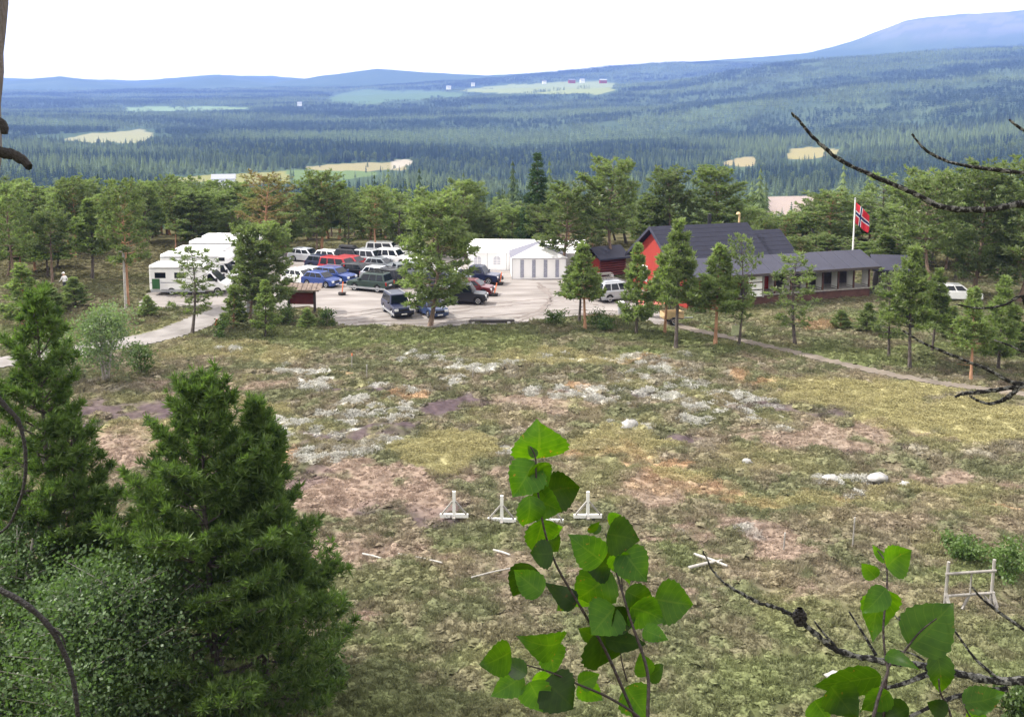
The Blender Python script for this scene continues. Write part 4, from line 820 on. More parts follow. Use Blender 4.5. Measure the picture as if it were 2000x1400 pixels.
for x in (0, WT): MB().tube([(x, -.06, 0), (x, -.06, ZE)], .035, 6).build('pole', MT['grey_metal'], tn)
# notice board
p = G(590, 607); nb = empty('notice_board', p, math.radians(-4), 'dark red notice board on two posts under a weathered shingle roof', 'notice board')
for x in (-1.05, 1.05): MB().box((x - .09, -.09, -.1), (x + .09, .09, 1.75)).build('post', MT['dark_wood'], nb)
MB().box((-.95, -.05, .55), (.95, .05, 1.55)).build('panel', MT['darkred_wood'], nb); MB().box((-.97, -.08, 1.5), (.97, -.055, 1.6)).build('top_rail', MT['pale_wood'], nb)
m = MB(); gable_roof(m, -1.6, 1.6, -.75, .75, 1.72, 2.15, .1); r_ = m.build('roof', MT['sod'], nb)
for i in range(9): MB().bar((-1.6 + i * .4, -.78, 1.84), (-1.6 + i * .4, 0, 2.27), .3, .03).build('roof_board', MT['sod'], r_)
# flagpole and flag
FPB = at_local(SA, SH)(19.5, 6.2); fp = empty('flagpole', (FPB[0], FPB[1], 0), 0, 'white flagpole rising behind the shelter roof', 'flagpole')
HF = z_at(FPB[1], 390); MB().tube([(0, 0, 0), (0, 0, HF)], [.1, .055], 10).build('pole', MT['white_paint'], fp); MB().lathe([(.02, 0), (.09, .05), (.09, .12), (.02, .18)], 10, 'z', (0, 0, HF)).build('finial', MT['grey_metal'], fp)
def flag_mat():
    m, n = nodes('flag_cloth'); b = newn(n, 'ShaderNodeBsdfPrincipled'); o = newn(n, 'ShaderNodeOutputMaterial'); uv = newn(n, 'ShaderNodeUVMap'); sp = newn(n, 'ShaderNodeSeparateXYZ'); n.links.new(uv.outputs[0], sp.inputs[0])
    def band(s, lo, hi):
        a = newn(n, 'ShaderNodeMath', operation='GREATER_THAN'); a.inputs[1].default_value = lo; c = newn(n, 'ShaderNodeMath', operation='LESS_THAN'); c.inputs[1].default_value = hi; q = newn(n, 'ShaderNodeMath', operation='MULTIPLY')
        n.links.new(sp.outputs[s], a.inputs[0]); n.links.new(sp.outputs[s], c.inputs[0]); n.links.new(a.outputs[0], q.inputs[0]); n.links.new(c.outputs[0], q.inputs[1]); return q.outputs[0]
    def either(a, c):
        q = newn(n, 'ShaderNodeMath', operation='MAXIMUM'); n.links.new(a, q.inputs[0]); n.links.new(c, q.inputs[1]); return q.outputs[0]
    wh = either(band(0, 6 / 22, 10 / 22), band(1, 6 / 16, 10 / 16)); bl = either(band(0, 7 / 22, 9 / 22), band(1, 7 / 16, 9 / 16))
    c = mixc(n, bl, mixc(n, wh, (.68, .03, .05), (.82, .82, .82)), (.01, .02, .13)); n.links.new(c, b.inputs['Base Color']); b.inputs['Roughness'].default_value = .7
    n.links.new(b.outputs[0], o.inputs['Surface']); return m
fw, fh, nu, nv = 2.6, 1.9, 26, 18; V = []; UV = []
for j in range(nv + 1):
    for i in range(nu + 1):
        u, v = i / nu, j / nv          # hanging: the fly end sinks and folds
        x = .09 + fw * u * .5 - (1 - v) * .12 * u; z = HF - .25 - fh * (1 - v) - fw * u * .47 * (1 - .25 * (1 - v)); y = .16 * math.sin(u * 9 + v * 2.2) * (.3 + u) + .1 * math.sin(u * 4 - v * 3)
        x += .07 * math.sin(u * 7 + v * 4) * u; V.append((x, y, z)); UV.append((u, v))
T = [(j * (nu + 1) + i, j * (nu + 1) + i + 1, (j + 1) * (nu + 1) + i + 1, (j + 1) * (nu + 1) + i) for j in range(nv) for i in range(nu)]
me = bpy.data.meshes.new('flag'); me.from_pydata(V, [], T); uvl = me.uv_layers.new(name='UVMap')
for l in me.loops: uvl.data[l.index].uv = UV[l.vertex_index]
for q in me.polygons: q.use_smooth = True
fo_ = tag(link('flag', me, flag_mat(), None, (FPB[0], FPB[1], 0)), 'red flag with a white edged blue cross hanging limp on the pole', 'flag'); sf = fo_.modifiers.new('thick', 'SOLIDIFY'); sf.thickness = .008

# ------------------------------------------------------------------ vehicles
PAINT = {}
def paint(name, c, metal=.25):
    if name not in PAINT: PAINT[name] = M('paint_' + name, c, .35, .05, 2, metal=metal, coat=.3, spec=.4)
    return PAINT[name]
paint('navy', (.01, .015, .045), 0); paint('black', (.008, .009, .014), 0); paint('blue', (.03, .06, .22), .2); paint('silver', (.5, .52, .55), .5); paint('red', (.36, .018, .025)); paint('white', (.75, .75, .75), 0); paint('green', (.028, .05, .042)); paint('grey', (.2, .22, .24), .4); paint('steel', (.03, .05, .12), .1); paint('wine', (.11, .014, .018))
SPEC = {  # L W H belt hood cowl_x roof_front roof_rear tail_x wheelbase wheel_r clearance
    'suv': (4.65, 1.86, 1.84, 1.12, 1.05, .95, .42, -1.92, -2.2, 2.72, .37, .3), 'short': (3.75, 1.72, 1.82, 1.1, 1.05, .72, .3, -1.5, -1.75, 2.2, .37, .32), 'hatch': (4.1, 1.74, 1.47, .95, .88, 1.05, .3, -1.35, -1.85, 2.5, .31, .2),
    'wagon': (4.6, 1.8, 1.5, .96, .88, 1.1, .4, -1.75, -2.15, 2.7, .32, .2), 'van': (4.75, 1.9, 1.95, 1.15, 1.05, 1.5, .95, -2.1, -2.28, 3.0, .33, .24), 'pickup': (5.1, 1.85, 1.8, 1.1, 1.05, 1.05, .55, -.75, -.95, 3.1, .38, .33)}
WHEELS = {}
def wheel_mesh(rw):
    if rw in WHEELS: return WHEELS[rw]
    t = MB().lathe([(rw * .62, -.11), (rw * .95, -.11), (rw, -.07), (rw, .07), (rw * .95, .11), (rw * .62, .11)], 18, 'y').mesh('tyre'); t.materials.append(MT['tyre'])
    q = MB().lathe([(rw * .12, -.118), (rw * .3, -.1), (rw * .6, -.122), (rw * .64, -.1), (rw * .64, .1), (rw * .6, .122), (rw * .3, .1), (rw * .12, .118)], 14, 'y').mesh('rim'); q.materials.append(MT['rim']); WHEELS[rw] = (t, q); return t, q
def wheels(root, pos, rw):
    t, q = wheel_mesh(rw)
    for x, y in pos: w_ = link('wheel', t, None, root, (x, y, rw)); link('rim', q, None, w_)
def car(px, py, head, kind, col, label, group=None, name='parked_car', cat='car', rack=None, extras=()):
    Lc, Wc, H, zb, zh, cx, rfx, rrx, tx, wb, rw, cl = SPEC[kind]; p = G(px, py); p[2] = .0; root = empty(name, p, math.radians(head), label, cat, group); root.scale = (.86, .87, .9); h = Lc / 2; w = Wc / 2
    arch = lambda x0: [(x0 + rw * 1.16 * math.cos(a), rw + rw * 1.16 * math.sin(a)) for a in np.linspace(0, math.pi, 9)]
    low = max(cl, .2); fa = [q for q in arch(wb / 2) if q[1] >= low]; ra = [q for q in arch(-wb / 2) if q[1] >= low]
    poly = [(h - .1, low), (h, low + .22), (h - .02, zh - .22), (h - .18, zh - .06), (cx, zh + .02)] + [(cx - .1, zb), (-h + .12, zb), (-h, zb - .2), (-h + .02, low + .15), (-h + .12, low)]
    bot = [(wb / 2 * -1 - rw * 1.16, low)] + ra[::-1] + [(-wb / 2 + rw * 1.16, low), (wb / 2 - rw * 1.16, low)] + fa[::-1] + [(wb / 2 + rw * 1.16, low)]
    P_ = PAINT[col]; MB().prism(poly + bot, -w, w).build('body', P_, root, .06, 2)
    MB().box((-h + .25, -w + .12, low - .06), (h - .25, w - .12, low + .45)).build('underbody', MT['black'], root)
    g0 = w - .04; g1 = w - .2; tb_ = max(tx, -h + .06)
    MB().box((tb_, -g0, zb - .02), (cx, g0, H), (rrx, rfx, -g1, g1)).build('cabin', P_, root, .07, 2)
    def lerp(a, b, t): return a + (b - a) * t
    def sidept(s, f, t):   # f along length 0 rear..1 front, t up
        return (lerp(lerp(tb_, cx, f), lerp(rrx, rfx, f), t), s * (lerp(g0, g1, t) + .012), lerp(zb, H, t))
    cuts = ((.06, .3), (.34, .6), (.64, .93)) if kind not in ('pickup', 'short') else ((.07, .46), (.52, .92))
    for s in (-1, 1):
        for a, b in cuts:
            q = [sidept(s, a, .08), sidept(s, b, .08), sidept(s, min(b, .97), .86), sidept(s, a, .86)]; i_ = [(x, y - s * .02, z) for x, y, z in q]
            MB().add(q + i_, [(0, 1, 2, 3), (7, 6, 5, 4), (0, 4, 5, 1), (1, 5, 6, 2), (2, 6, 7, 3), (3, 7, 4, 0)]).build('side_window', MT['glass'], root)
        MB().box((cx - .25, s * w - .02, zb + .02), (cx - .08, s * w + s * .2 + .02, zb + .18)).build('mirror', P_ if kind != 'suv' else MT['black'], root, .02)
        MB().box((h - .16, s * w - s * .42 - .0, zh - .36), (h + .012, s * w - s * .06, zh - .16)).build('headlight', MT['lamp'], root, .02)
        MB().box((-h - .012, s * w - s * .22, zb - .4), (-h + .15, s * w - s * .05, zb - .08)).build('tail_light', MT['tail'], root)
    def endwin(xb, xt, nm, sgn):
        f = lambda t: (lerp(xb, xt, t) + sgn * .014, lerp(zb, H, t)); (xa, za), (xc, zc) = f(.08), f(.88); ya, yc = lerp(g0, g1, .08) - .1, lerp(g0, g1, .88) - .1
        q = [(xa, -ya, za), (xa, ya, za), (xc, yc, zc), (xc, -yc, zc)]; i_ = [(x - sgn * .02, y, z) for x, y, z in q]; MB().add(q + i_, [(0, 1, 2, 3), (7, 6, 5, 4), (0, 4, 5, 1), (1, 5, 6, 2), (2, 6, 7, 3), (3, 7, 4, 0)]).build(nm, MT['glass'], root)
    endwin(cx, rfx, 'windscreen', 1); endwin(tb_, rrx, 'rear_window', -1)
    MB().box((h - .05, -w * .5, zh - .34), (h + .014, w * .5, zh - .2)).build('grille', MT['black'], root); MB().box((h - .04, -w + .05, low + .02), (h + .04, w - .05, low + .24)).build('bumper', MT['black'] if kind in ('suv', 'short', 'pickup') else P_, root, .03)
    MB().box((-h - .04, -w + .05, low + .06), (-h + .04, w - .05, low + .28)).build('bumper', MT['black'] if kind in ('suv', 'short') else P_, root, .03)
    MB().box((h + .041, -.26, low + .08), (h + .05, .26, low + .19)).build('number_plate', MT['plate'], root); MB().box((-h - .05, -.26, low + .34), (-h - .005, .26, low + .45)).build('number_plate', MT['plate'], root)
    wheels(root, [(sx * wb / 2, sy * (w - .1)) for sx in (-1, 1) for sy in (-1, 1)], rw)
    if kind == 'pickup': MB().box((-h + .1, -w + .1, zb - .02), (tb_ - .05, w - .1, zb + .05)).build('bed_cover', MT['black'], root)
    if rack == 'rails':
        for s in (-1, 1): MB().bar((rrx + .15, s * (g1 - .06), H + .07), (rfx - .1, s * (g1 - .06), H + .07), .05).build('roof_rail', MT['grey_metal'], root)
    if rack == 'box': MB().box((rrx + .1, -.4, H + .08), (rfx + .1, .4, H + .38), (rrx + .25, rfx - .25, -.33, .33)).build('roof_box', MT['black'], root, .05); MB().box((rrx + .5, -.5, H), (rrx + .56, .5, H + .08)).build('roof_bar', MT['black'], root); MB().box((rfx - .4, -.5, H), (rfx - .34, .5, H + .08)).build('roof_bar', MT['black'], root)
    if rack == 'rack':
        for k in range(6): MB().box((rrx + .05 + k * .4, -.62, H + .1), (rrx + .1 + k * .4, .62, H + .14)).build('rack_bar', MT['black'], root)
        for s in (-1, 1): MB().bar((rrx + .02, s * .62, H + .15), (rrx + 2.15, s * .62, H + .15), .05, .1).build('rack_side', MT['black'], root)
    if 'spare' in extras:
        sp_ = MB().lathe([(.1, -.12), (.36, -.12), (.38, 0), (.36, .1), (.1, .1)], 16, 'y').build('spare_wheel_cover', MT['plywood'], root, loc=(-h - .13, -.1, 1.0)); sp_.rotation_euler = (0, 0, math.pi / 2)
    if 'tailgate' in extras: MB().box((rrx - 1.1, -w + .12, H - .02), (rrx - .02, w - .12, H + .05)).build('open_tailgate', P_, root)
    if 'skirt' in extras:
        for s in (-1, 1): MB().box((-h + .05, s * w - .02, low + .02), (h - .05, s * w + .03, low + .2)).build('side_overlay', MT['grey_metal'], root)
    return root
car(776, 613, -68, 'suv', 'navy', 'navy blue off-road car nose to the camera at the front of the lot', rack='rails', extras=('skirt',))
car(842, 614, -62, 'hatch', 'steel', 'dark blue hatchback half hidden behind the pine trunk at the front of the lot')
car(914, 592, -6, 'short', 'black', 'black short off-road car in side view, nearest of the right hand row', rack='rails')
car(868, 588, 178, 'wagon', 'silver', 'silver car behind the tall dark pine, left of the black off-road car')
car(925, 574, -14, 'hatch', 'wine', 'dark red car second in the right hand row')
car(900, 564, -14, 'wagon', 'green', 'dark green car showing only its roof in the right hand row')
car(934, 552, -20, 'pickup', 'navy', 'dark blue pickup at the far end of the right hand row')
car(724, 567, 156, 'suv', 'green', 'grey green off-road car with black roof rack facing left', rack='rack', extras=('skirt',))
car(776, 560, 24, 'short', 'black', 'black jeep with beige spare wheel cover beside the roof racked off-road car', extras=('spare', 'tailgate'), rack='rails')
car(628, 558, -28, 'hatch', 'blue', 'bright blue hatchback nearest in the left hand row')
car(655, 549, -28, 'wagon', 'blue', 'second blue car, parked just behind the bright blue hatchback', rack='rails')
car(588, 553, -28, 'hatch', 'white', 'white hatchback at the left end beside the blue cars')
car(664, 537, -26, 'van', 'red', 'long red van with its nose to the lot, in the left hand row')
car(690, 526, -26, 'wagon', 'red', 'red estate car behind the red van')
car(690, 517, -24, 'suv', 'black', 'black car with roof box behind the red estate', rack='box')
car(727, 519, -24, 'suv', 'silver', 'silver off-road car at the back right of the left hand row', rack='rails')
car(600, 510, -24, 'wagon', 'silver', 'silver estate car at the far left of the car rows, under the trees')
car(650, 514, -24, 'wagon', 'white', 'white estate car behind the red cars')
car(752, 504, -10, 'van', 'white', 'small white van at the wood edge, left one of the far pair'); car(790, 504, -5, 'wagon', 'white', 'white car at the wood edge, right one of the far pair')
car(1206, 586, 24, 'suv', 'silver', 'silver off-road car standing alone near the red lodge', rack='rails', extras=('skirt',))
car(1866, 585, -8, 'wagon', 'white', 'white car parked in the wood right of the shelter')

car(742, 547, -24, 'hatch', 'silver', 'silver hatchback right behind the roof racked off-road car')
car(806, 546, 20, 'suv', 'grey', 'grey off-road car right of the black jeep')
car(822, 530, -12, 'wagon', 'white', 'white estate car behind the crown of the tall dark pine')
car(866, 566, -14, 'suv', 'navy', 'navy off-road car left of the dark green roof in the right hand row')
car(612, 548, -28, 'hatch', 'silver', 'silver hatchback between the white and the second blue car')
car(701, 541, -24, 'wagon', 'black', 'black estate car just right of the long red van')
car(745, 529, -22, 'hatch', 'grey', 'grey hatchback before the silver off-road car at the back')
car(770, 517, -20, 'suv', 'white', 'white off-road car behind the tall dark pine at the back')
car(635, 525, -26, 'wagon', 'navy', 'navy estate car left of the red cars')
car(890, 552, -16, 'hatch', 'white', 'white hatchback partly hidden by the tall dark pine, in the right hand row')
def motorhome(px, py, Lm, H, cab, label, head=0, alcove=False, garage=False):
    p = G(px, py); p[2] = 0; root = empty('motorhome', p, math.radians(head), label, 'motorhome', 'motorhomes parked side by side'); w = 1.12; h = Lm / 2; PW = paint('white', 0); xb = h - cab
    MB().box((-h, -w, .42), (xb, w, H)).build('body', PW, root, .14, 3)
    if alcove: MB().prism([(xb - .05, H - 1.0), (xb + .95, H - .85), (xb + 1.0, H - .4), (xb + .6, H - .12), (xb - .05, H - .08)], -w + .03, w - .03).build('alcove', PW, root, .1, 3)
    else: MB().prism([(xb - .05, H - .95), (xb + .35, H - .85), (xb - .05, H - .1)], -w + .05, w - .05).build('roof_fairing', PW, root, .08, 2)
    cw = w - .12; MB().prism([(xb - .02, .4), (h - .05, .4), (h, .62), (h - .04, .95), (h - .65, 1.15), (xb + .45, 2.0), (xb - .02, 2.08)], -cw, cw).build('cab', PW, root, .09, 3)
    for s in (-1, 1):
        MB().prism([(xb + .2, 1.22), (h - .85, 1.22), (h - 1.05, 1.45), (xb + .5, 1.88), (xb + .2, 1.88)], s * cw - .012, s * cw + .012).build('cab_window', MT['glass'], root)
        MB().box((h - .95, s * cw - .02, 1.2), (h - .82, s * (cw + .25), 1.5)).build('mirror', MT['black'], root)
        MB().box((h - .2, s * cw - s * .4, .72), (h + .01, s * cw - s * .05, .93)).build('headlight', MT['lamp'], root)
        for x0 in (-h + .5, -h + 2.2): MB().box((x0, s * w - .013, H - 1.15), (x0 + .95, s * w + .013, H - .65)).build('window', MT['glass'], root, .01)
        MB().box((-h + .1, s * w - .008, 1.08), (xb - .1, s * w + .008, 1.16)).build('stripe', MT['grey_metal'], root); MB().box((-h + .12, s * w - .06, .3), (xb, s * w - .01, .5)).build('skirt', MT['grey_metal'], root)
    a, b = (h - .62, 1.16), (xb + .48, 1.98); nx = .014
    MB().add([(a[0] + nx, -cw + .12, a[1] + nx), (a[0] + nx, cw - .12, a[1] + nx), (b[0] + nx, cw - .2, b[1] + nx), (b[0] + nx, -cw + .2, b[1] + nx)], [(0, 1, 2, 3)]).build('windscreen', MT['glass'], root)
    MB().box((-h + 3.6, -w - .014, .55), (-h + 4.15, -w + .01, H - .55)).build('door', MT['plate'], root, .01)
    for x in (-h + 1.2, -h + 3.4): MB().box((x, -.3, H - .02), (x + .5, .3, H + .12)).build('roof_vent', PW, root, .03)
    MB().tube([(-h + .4, -w - .03, H - .18), (xb, -w - .03, H - .18)], .06, 8).build('awning', PW, root)
    MB().box((-h + .02, -w - .012, H - .34), (xb - .02, -w + .01, H - .28)).build('shadow_line', MT['grey_metal'], root); MB().box((-h - .014, -w + .35, H - 1.2), (-h + .01, w - .35, H - .6)).build('rear_window', MT['glass'], root)  # grey strip stands in for the shadow line under the roof edge
    if alcove: MB().box((xb + .1, -w + .012, H - .62), (xb + .65, -w + .04, H - .3)).build('alcove_window', MT['glass'], root)
    if garage: MB().box((-h + .25, -w - .012, .55), (-h + .95, -w + .01, 1.45)).build('open_hatch', MT['green'], root); hd = MB().box((0, -.02, 0), (.5, .02, .9)).build('hatch_door', PW, root, .01, loc=(-h + .96, -w - .03, .55)); hd.rotation_euler = (0, 0, math.radians(-70))
    wheels(root, [(h - .85, s * (w - .13)) for s in (-1, 1)] + [(-h + 1.9, s * (w - .1)) for s in (-1, 1)], .34); return root
motorhome(376, 572, 6.7, 2.65, 1.9, 'front motorhome with low cab and open rear hatch, nearest the road', garage=True)
motorhome(396, 554, 6.9, 2.9, 1.7, 'second motorhome from the road, with overcab bunk', alcove=True)
motorhome(418, 538, 6.6, 2.8, 1.8, 'third motorhome from the road, middle of the white row')
motorhome(442, 524, 6.6, 2.9, 1.7, 'fourth motorhome from the road, in the white row', alcove=True)
motorhome(464, 512, 6.6, 2.9, 1.7, 'farthest motorhome, at the back of the white row', alcove=True)

# ------------------------------------------------------------------ small things round the lot
p = G(1213, 612); bn = empty('litter_bin', p, 0, 'round grey litter bin with pale lid on the gravel', 'bin')
MB().lathe([(.2, 0), (.24, .02), (.27, .85), (.24, .87)], 14).build('drum', MT['grey_metal'], bn, smooth=False); MB().lathe([(.28, .86), (.29, .92), (.2, .99), (.04, 1.0)], 14).build('lid', MT['plate'], bn)
for k, (px, py, lab) in enumerate([(668, 576, 'orange marker post in a black tyre beside the blue cars'), (976, 556, 'orange marker post in a black tyre, the far one near the tents'), (965, 578, 'orange marker post in a black tyre next to the black off-road car')]):
    p = G(px, py); r_ = empty('marker_post', p, 0, lab, 'marker post', 'orange marker posts on the lot'); MB().lathe([(.12, .0), (.3, .0), (.34, .09), (.3, .18), (.12, .18)], 14).build('tyre', MT['tyre'], r_)
    MB().tube([(0, 0, .05), (.12 + .06 * k, 0, 1.15)], .045, 7).build('post', MT['orange'], r_); MB().box((-.3, -.2, .181), (.35, .2, .24)).build('board', MT['dark_wood'], r_)
p = G(960, 629); tpile = empty('timber_pile', p, math.radians(2), 'dark planks piled on pale beams at the front edge of the lot', 'timber')
for x in (-1.4, 1.3): MB().box((x - .12, -.75, -.02), (x + .12, .5, .12)).build('beam', MT['pale_wood'], tpile)
for k in range(5): MB().box((-1.75 + .05 * k, -.4 + k * .17, .122), (1.75 - .07 * (k % 2), -.25 + k * .17, .22)).build('plank', MT['dark_wood'] if k < 2 else MT['grey_wood'], tpile)
p = G(246, 604); up = empty('pole_with_white_base', p, 0, 'grey wooden pole with pale lower part among the pines', 'pole'); tpz = z_at(p[1], 488)
MB().tube([(0, 0, -.2), (.02, 0, tpz * .62)], [.11, .1], 9).build('white_base', MT['pale_wood'], up); MB().tube([(.02, 0, tpz * .62), (.03, 0, tpz)], [.098, .085], 9).build('upper_pole', MT['grey_wood'], up); MB().bar((-.35, 0, tpz - .15), (.4, 0, tpz - .1), .08).build('crossbar', MT['grey_wood'], up)
p = G(425, 642); rp = empty('red_box_post', p, 0, 'small red box on a short post beside the gravel road', 'post'); MB().box((-.05, -.05, -.1), (.05, .05, .35)).build('post', MT['dark_wood'], rp); MB().box((-.16, -.13, .3), (.16, .13, .72), (-.1, .1, -.1, .1)).build('box', MT['red_metal'], rp, .02)
p = G(492, 612); cb2 = empty('grey_cabinet', p, math.radians(5), 'grey metal cabinet between the roadside pines', 'cabinet'); MB().box((-.36, -.25, 0), (.36, .25, 1.6)).build('box', MT['grey_metal'], cb2, .02); MB().box((-.4, -.3, 1.601), (.4, .3, 1.66)).build('lid', MT['grey_metal'], cb2); MB().box((-.3, -.262, .15), (.3, -.252, 1.5)).build('door', MT['grey_metal'], cb2)
p = G(1178, 549); pt = empty('picnic_table', p, math.radians(15), 'grey picnic table before the small red cabin', 'table')
for k in range(4): MB().box((-.85, -.36 + k * .19, .7), (.85, -.2 + k * .19, .75)).build('top_plank', MT['grey_wood'], pt)
for s in (-1, 1): MB().box((-.85, s * .72 - .12, .42), (.85, s * .72 + .12, .47)).build('bench_plank', MT['grey_wood'], pt)
for s in (-1, 1):
    MB().bar((s * .6, -.72, 0), (s * .6, -.15, .7), .07).build('leg', MT['grey_wood'], pt); MB().bar((s * .6, .72, 0), (s * .6, .15, .7), .07).build('leg', MT['grey_wood'], pt); MB().bar((s * .6, -.75, .4), (s * .6, .75, .4), .06).build('cross_rail', MT['grey_wood'], pt)
p = G(1194, 546); bk = empty('white_bucket', p, 0, 'white bucket beside the picnic table', 'bucket'); MB().lathe([(.16, 0), (.22, .45), (.2, .45), (.15, .04)], 12).build('pail', MT['white_paint'], bk); MB().tube([(.21 * math.cos(a), 0, .44 + .2 * math.sin(a)) for a in np.linspace(0, math.pi, 8)], .012, 5).build('handle', MT['grey_metal'], bk)
p = G(1312, 632); tr = empty('box_trailer', p, math.radians(12), 'small plywood box trailer before the red lodge wall', 'trailer')
MB().box((-.75, -.5, .42), (.75, .5, .48)).build('floor', MT['dark_wood'], tr)
for a_, b_ in (((-.75, -.53, .481), (.75, -.5, 1.05)), ((-.75, .5, .481), (.75, .53, .95)), ((-.78, -.5, .481), (-.75, .5, .95)), ((.75, -.5, .481), (.78, .5, .95))): MB().box(a_, b_).build('side_board', MT['plywood'], tr)
MB().bar((.75, 0, .42), (1.7, 0, .4), .07).build('drawbar', MT['grey_metal'], tr); wheels(tr, [(-.05, -.63), (-.05, .63)], .31)
p = G(1278, 602); tp_ = empty('red_tarp', p, math.radians(10), 'pinkish red tarpaulin over a low rack at the lodge wall', 'tarp')
V = []; T = []
for j in range(9):
    for i in range(15): u = i / 14; v = j / 8; V.append((-1.4 + 2.8 * u, -.5 + 1.0 * v, .35 + .75 * v + .12 * u + .07 * math.sin(u * 9) * math.cos(v * 5)))
T = [(j * 15 + i, j * 15 + i + 1, j * 15 + i + 16, j * 15 + i + 15) for j in range(8) for i in range(14)]
link('sheet', mesh_np('sheet', V, T), M('red_tarpaulin', (.62, .17, .15), .5, .12, 2), tp_)
for x, y in ((-1.2, -.45), (1.2, -.45), (-1.2, .42), (1.2, .42)): MB().box((x - .04, y - .04, -.05), (x + .04, y + .04, .42 if y < 0 else .98)).build('leg', MT['dark_wood'], tp_)
p = G(1436, 662); sg = empty('trail_sign', p, math.radians(8), 'small pale green sign on a post beside the trail', 'sign'); MB().box((-.04, -.04, -.1), (.04, .04, 1.1)).build('post', MT['grey_wood'], sg); MB().box((-.3, -.07, .3), (.3, -.042, 1.0)).build('panel', M('pale_green_board', (.38, .42, .25), .7, .2, 5), sg)
# target stands on the moor
def stand(px, py, lab):
    p = G(px, py); p[2] = float(ground_z(np.array([p[0]]), np.array([p[1]]))[0]) + .04; s = empty('target_stand', p, math.radians(_tr.uniform(-6, 6)), lab, 'target stand', 'white target stands on the moor')
    MB().box((-.58, -.06, 0), (.58, .06, .15)).build('foot_beam', MT['white_paint'], s); MB().box((-.06, -.3, .0), (.06, .3, .08)).build('cross_foot', MT['grey_wood'], s); MB().box((-.065, -.045, .151), (.065, .045, 1.12)).build('upright', MT['white_paint'], s)
    for q in (-1, 1): MB().bar((q * .5, -.03, .15), (q * .06, -.03, .7), .065).build('brace', MT['grey_wood'] if q > 0 else MT['pale_wood'], s)
stand(887, 1016, 'white target stand at the left of the row on the moor'); stand(980, 1018, 'white target stand partly hidden by the birch leaves, second in the row'); stand(1073, 1022, 'white target stand behind the birch leaves, only its foot showing'); stand(1148, 1013, 'white target stand at the right of the row on the moor')
p = G(1893, 1186); p[2] = 0.02; fr = empty('wooden_frame', p, math.radians(6), 'grey wooden target frame of crossed poles on the moor at the right', 'frame')
for x, xt in ((-.83, -.78), (.83, .86)): MB().tube([(x, .1, -.1), (xt, .1, 1.62)], .055, 7).build('upright', MT['grey_wood'], fr); MB().bar((x, -.35, .0), (x, .1, .52), .09).build('foot', MT['grey_wood'], fr)
for z in (.42, 1.22): MB().tube([(-.9, .03, z), (.9, .03, z + .03)], .05, 7).build('rail', MT['grey_wood'], fr)
MB().tube([(.02, .03, .44), (.02, .03, 1.22)], .035, 6).build('centre_post', MT['grey_wood'], fr); MB().bar((-.35, -.15, .02), (.0, .05, .4), .07).build('brace', MT['grey_wood'], fr); MB().bar((.78, -.2, .02), (.5, .05, .4), .07).build('brace', MT['grey_wood'], fr)
def gpt(px, py, dz=.0): q = G(px, py); q[2] = float(ground_z(np.array([q[0]]), np.array([q[1]]))[0]) + dz; return q
def pole(a, b, rad, lab, name='fallen_pole'):
    pa, pb = gpt(*a, .1), gpt(*b, .1); c = (pa + pb) / 2; mid = c + np.array([0, 0, .02]); m = MB().tube([pa - c, mid - c, pb - c], [rad, rad * .95, rad * .75], 7); o = m.build(name, MT['pale_wood'], None, loc=c); tag(o, lab, 'pole', 'pale poles lying on the moor')
pole((778, 1085), (864, 1103), .045, 'longest pale pole lying left of the target stands'); pole((708, 1086), (744, 1096), .04, 'short pale pole at the left, end on to the longest one'); pole((964, 1076), (996, 1092), .045, 'short pale pole in front of the hidden target stand')
pole((1356, 1086), (1420, 1110), .06, 'pale pole lying crossed, upper one behind the twig tip'); pole((1345, 1112), (1410, 1100), .06, 'pale pole lying crossed, lower one behind the twig tip'); pole((920, 1130), (1000, 1112), .03, 'thin pale stick near the left birch leaves')
for k, (px, py, ty, lab) in enumerate([(687, 720, 690, 'thin wooden stake with orange top on the upper moor'), (716, 742, 712, 'thin pale stake just right of the orange topped stake'), (923, 735, 718, 'short stump like stake on the upper moor'), (1665, 1070, 1010, 'thin grey stake on the right of the moor'), (1530, 1080, 1040, 'short thin stake near the middle right of the moor')]):
    q = gpt(px, py, -.1); h = z_at(q[1], ty) - q[2]; s = empty('stake', q, 0, lab, 'stake'); MB().tube([(0, 0, 0), (.03, 0, h * .85)], .03, 6).build('shaft', MT['grey_wood'], s); MB().tube([(.03, 0, h * .85), (.035, 0, h)], .034, 6).build('tip', MT['orange'] if k == 0 else MT['pale_wood'], s)
def rock(px, py, w, lab, flat=.6, seed=0):
    r_ = np.random.default_rng(900 + seed); q = gpt(px, py, .0); R = w / F * depth(q) / 2; V = []; T = []; n, m_ = 7, 11
    for i in range(n):
        th = math.pi * i / (n - 1)
        for k in range(m_):
            a = 6.283 * k / m_; rr = R * (1 + .22 * r_.normal()) ; V.append((rr * math.sin(th) * math.cos(a), rr * .8 * math.sin(th) * math.sin(a), R * flat * math.cos(th) + .03 * r_.normal() * R))
    for i in range(n - 1):
        for k in range(m_): T.append((i * m_ + k, i * m_ + (k + 1) % m_, (i + 1) * m_ + (k + 1) % m_, (i + 1) * m_ + k))
    tag(link('stone', mesh_np('stone', V, T), MT['stone'], None, q + [0, 0, R * flat * .35]), lab, 'stone')
for k, a_ in enumerate([(1459, 900, 22, 'pale stone alone on the green moor at the right of the birch twig'), (1622, 940, 28, 'pale stone, left one of the pair below the yellow grass'), (1716, 939, 40, 'wide pale stone, right one of the pair below the yellow grass'), (1632, 1322, 40, 'grey stone behind the lower right birch leaves'), (1230, 832, 36, 'flat white stone above the tall birch leaf'), (1768, 952, 24, 'small pale stone right of the wide pale stone')]): rock(*a_, seed=k)
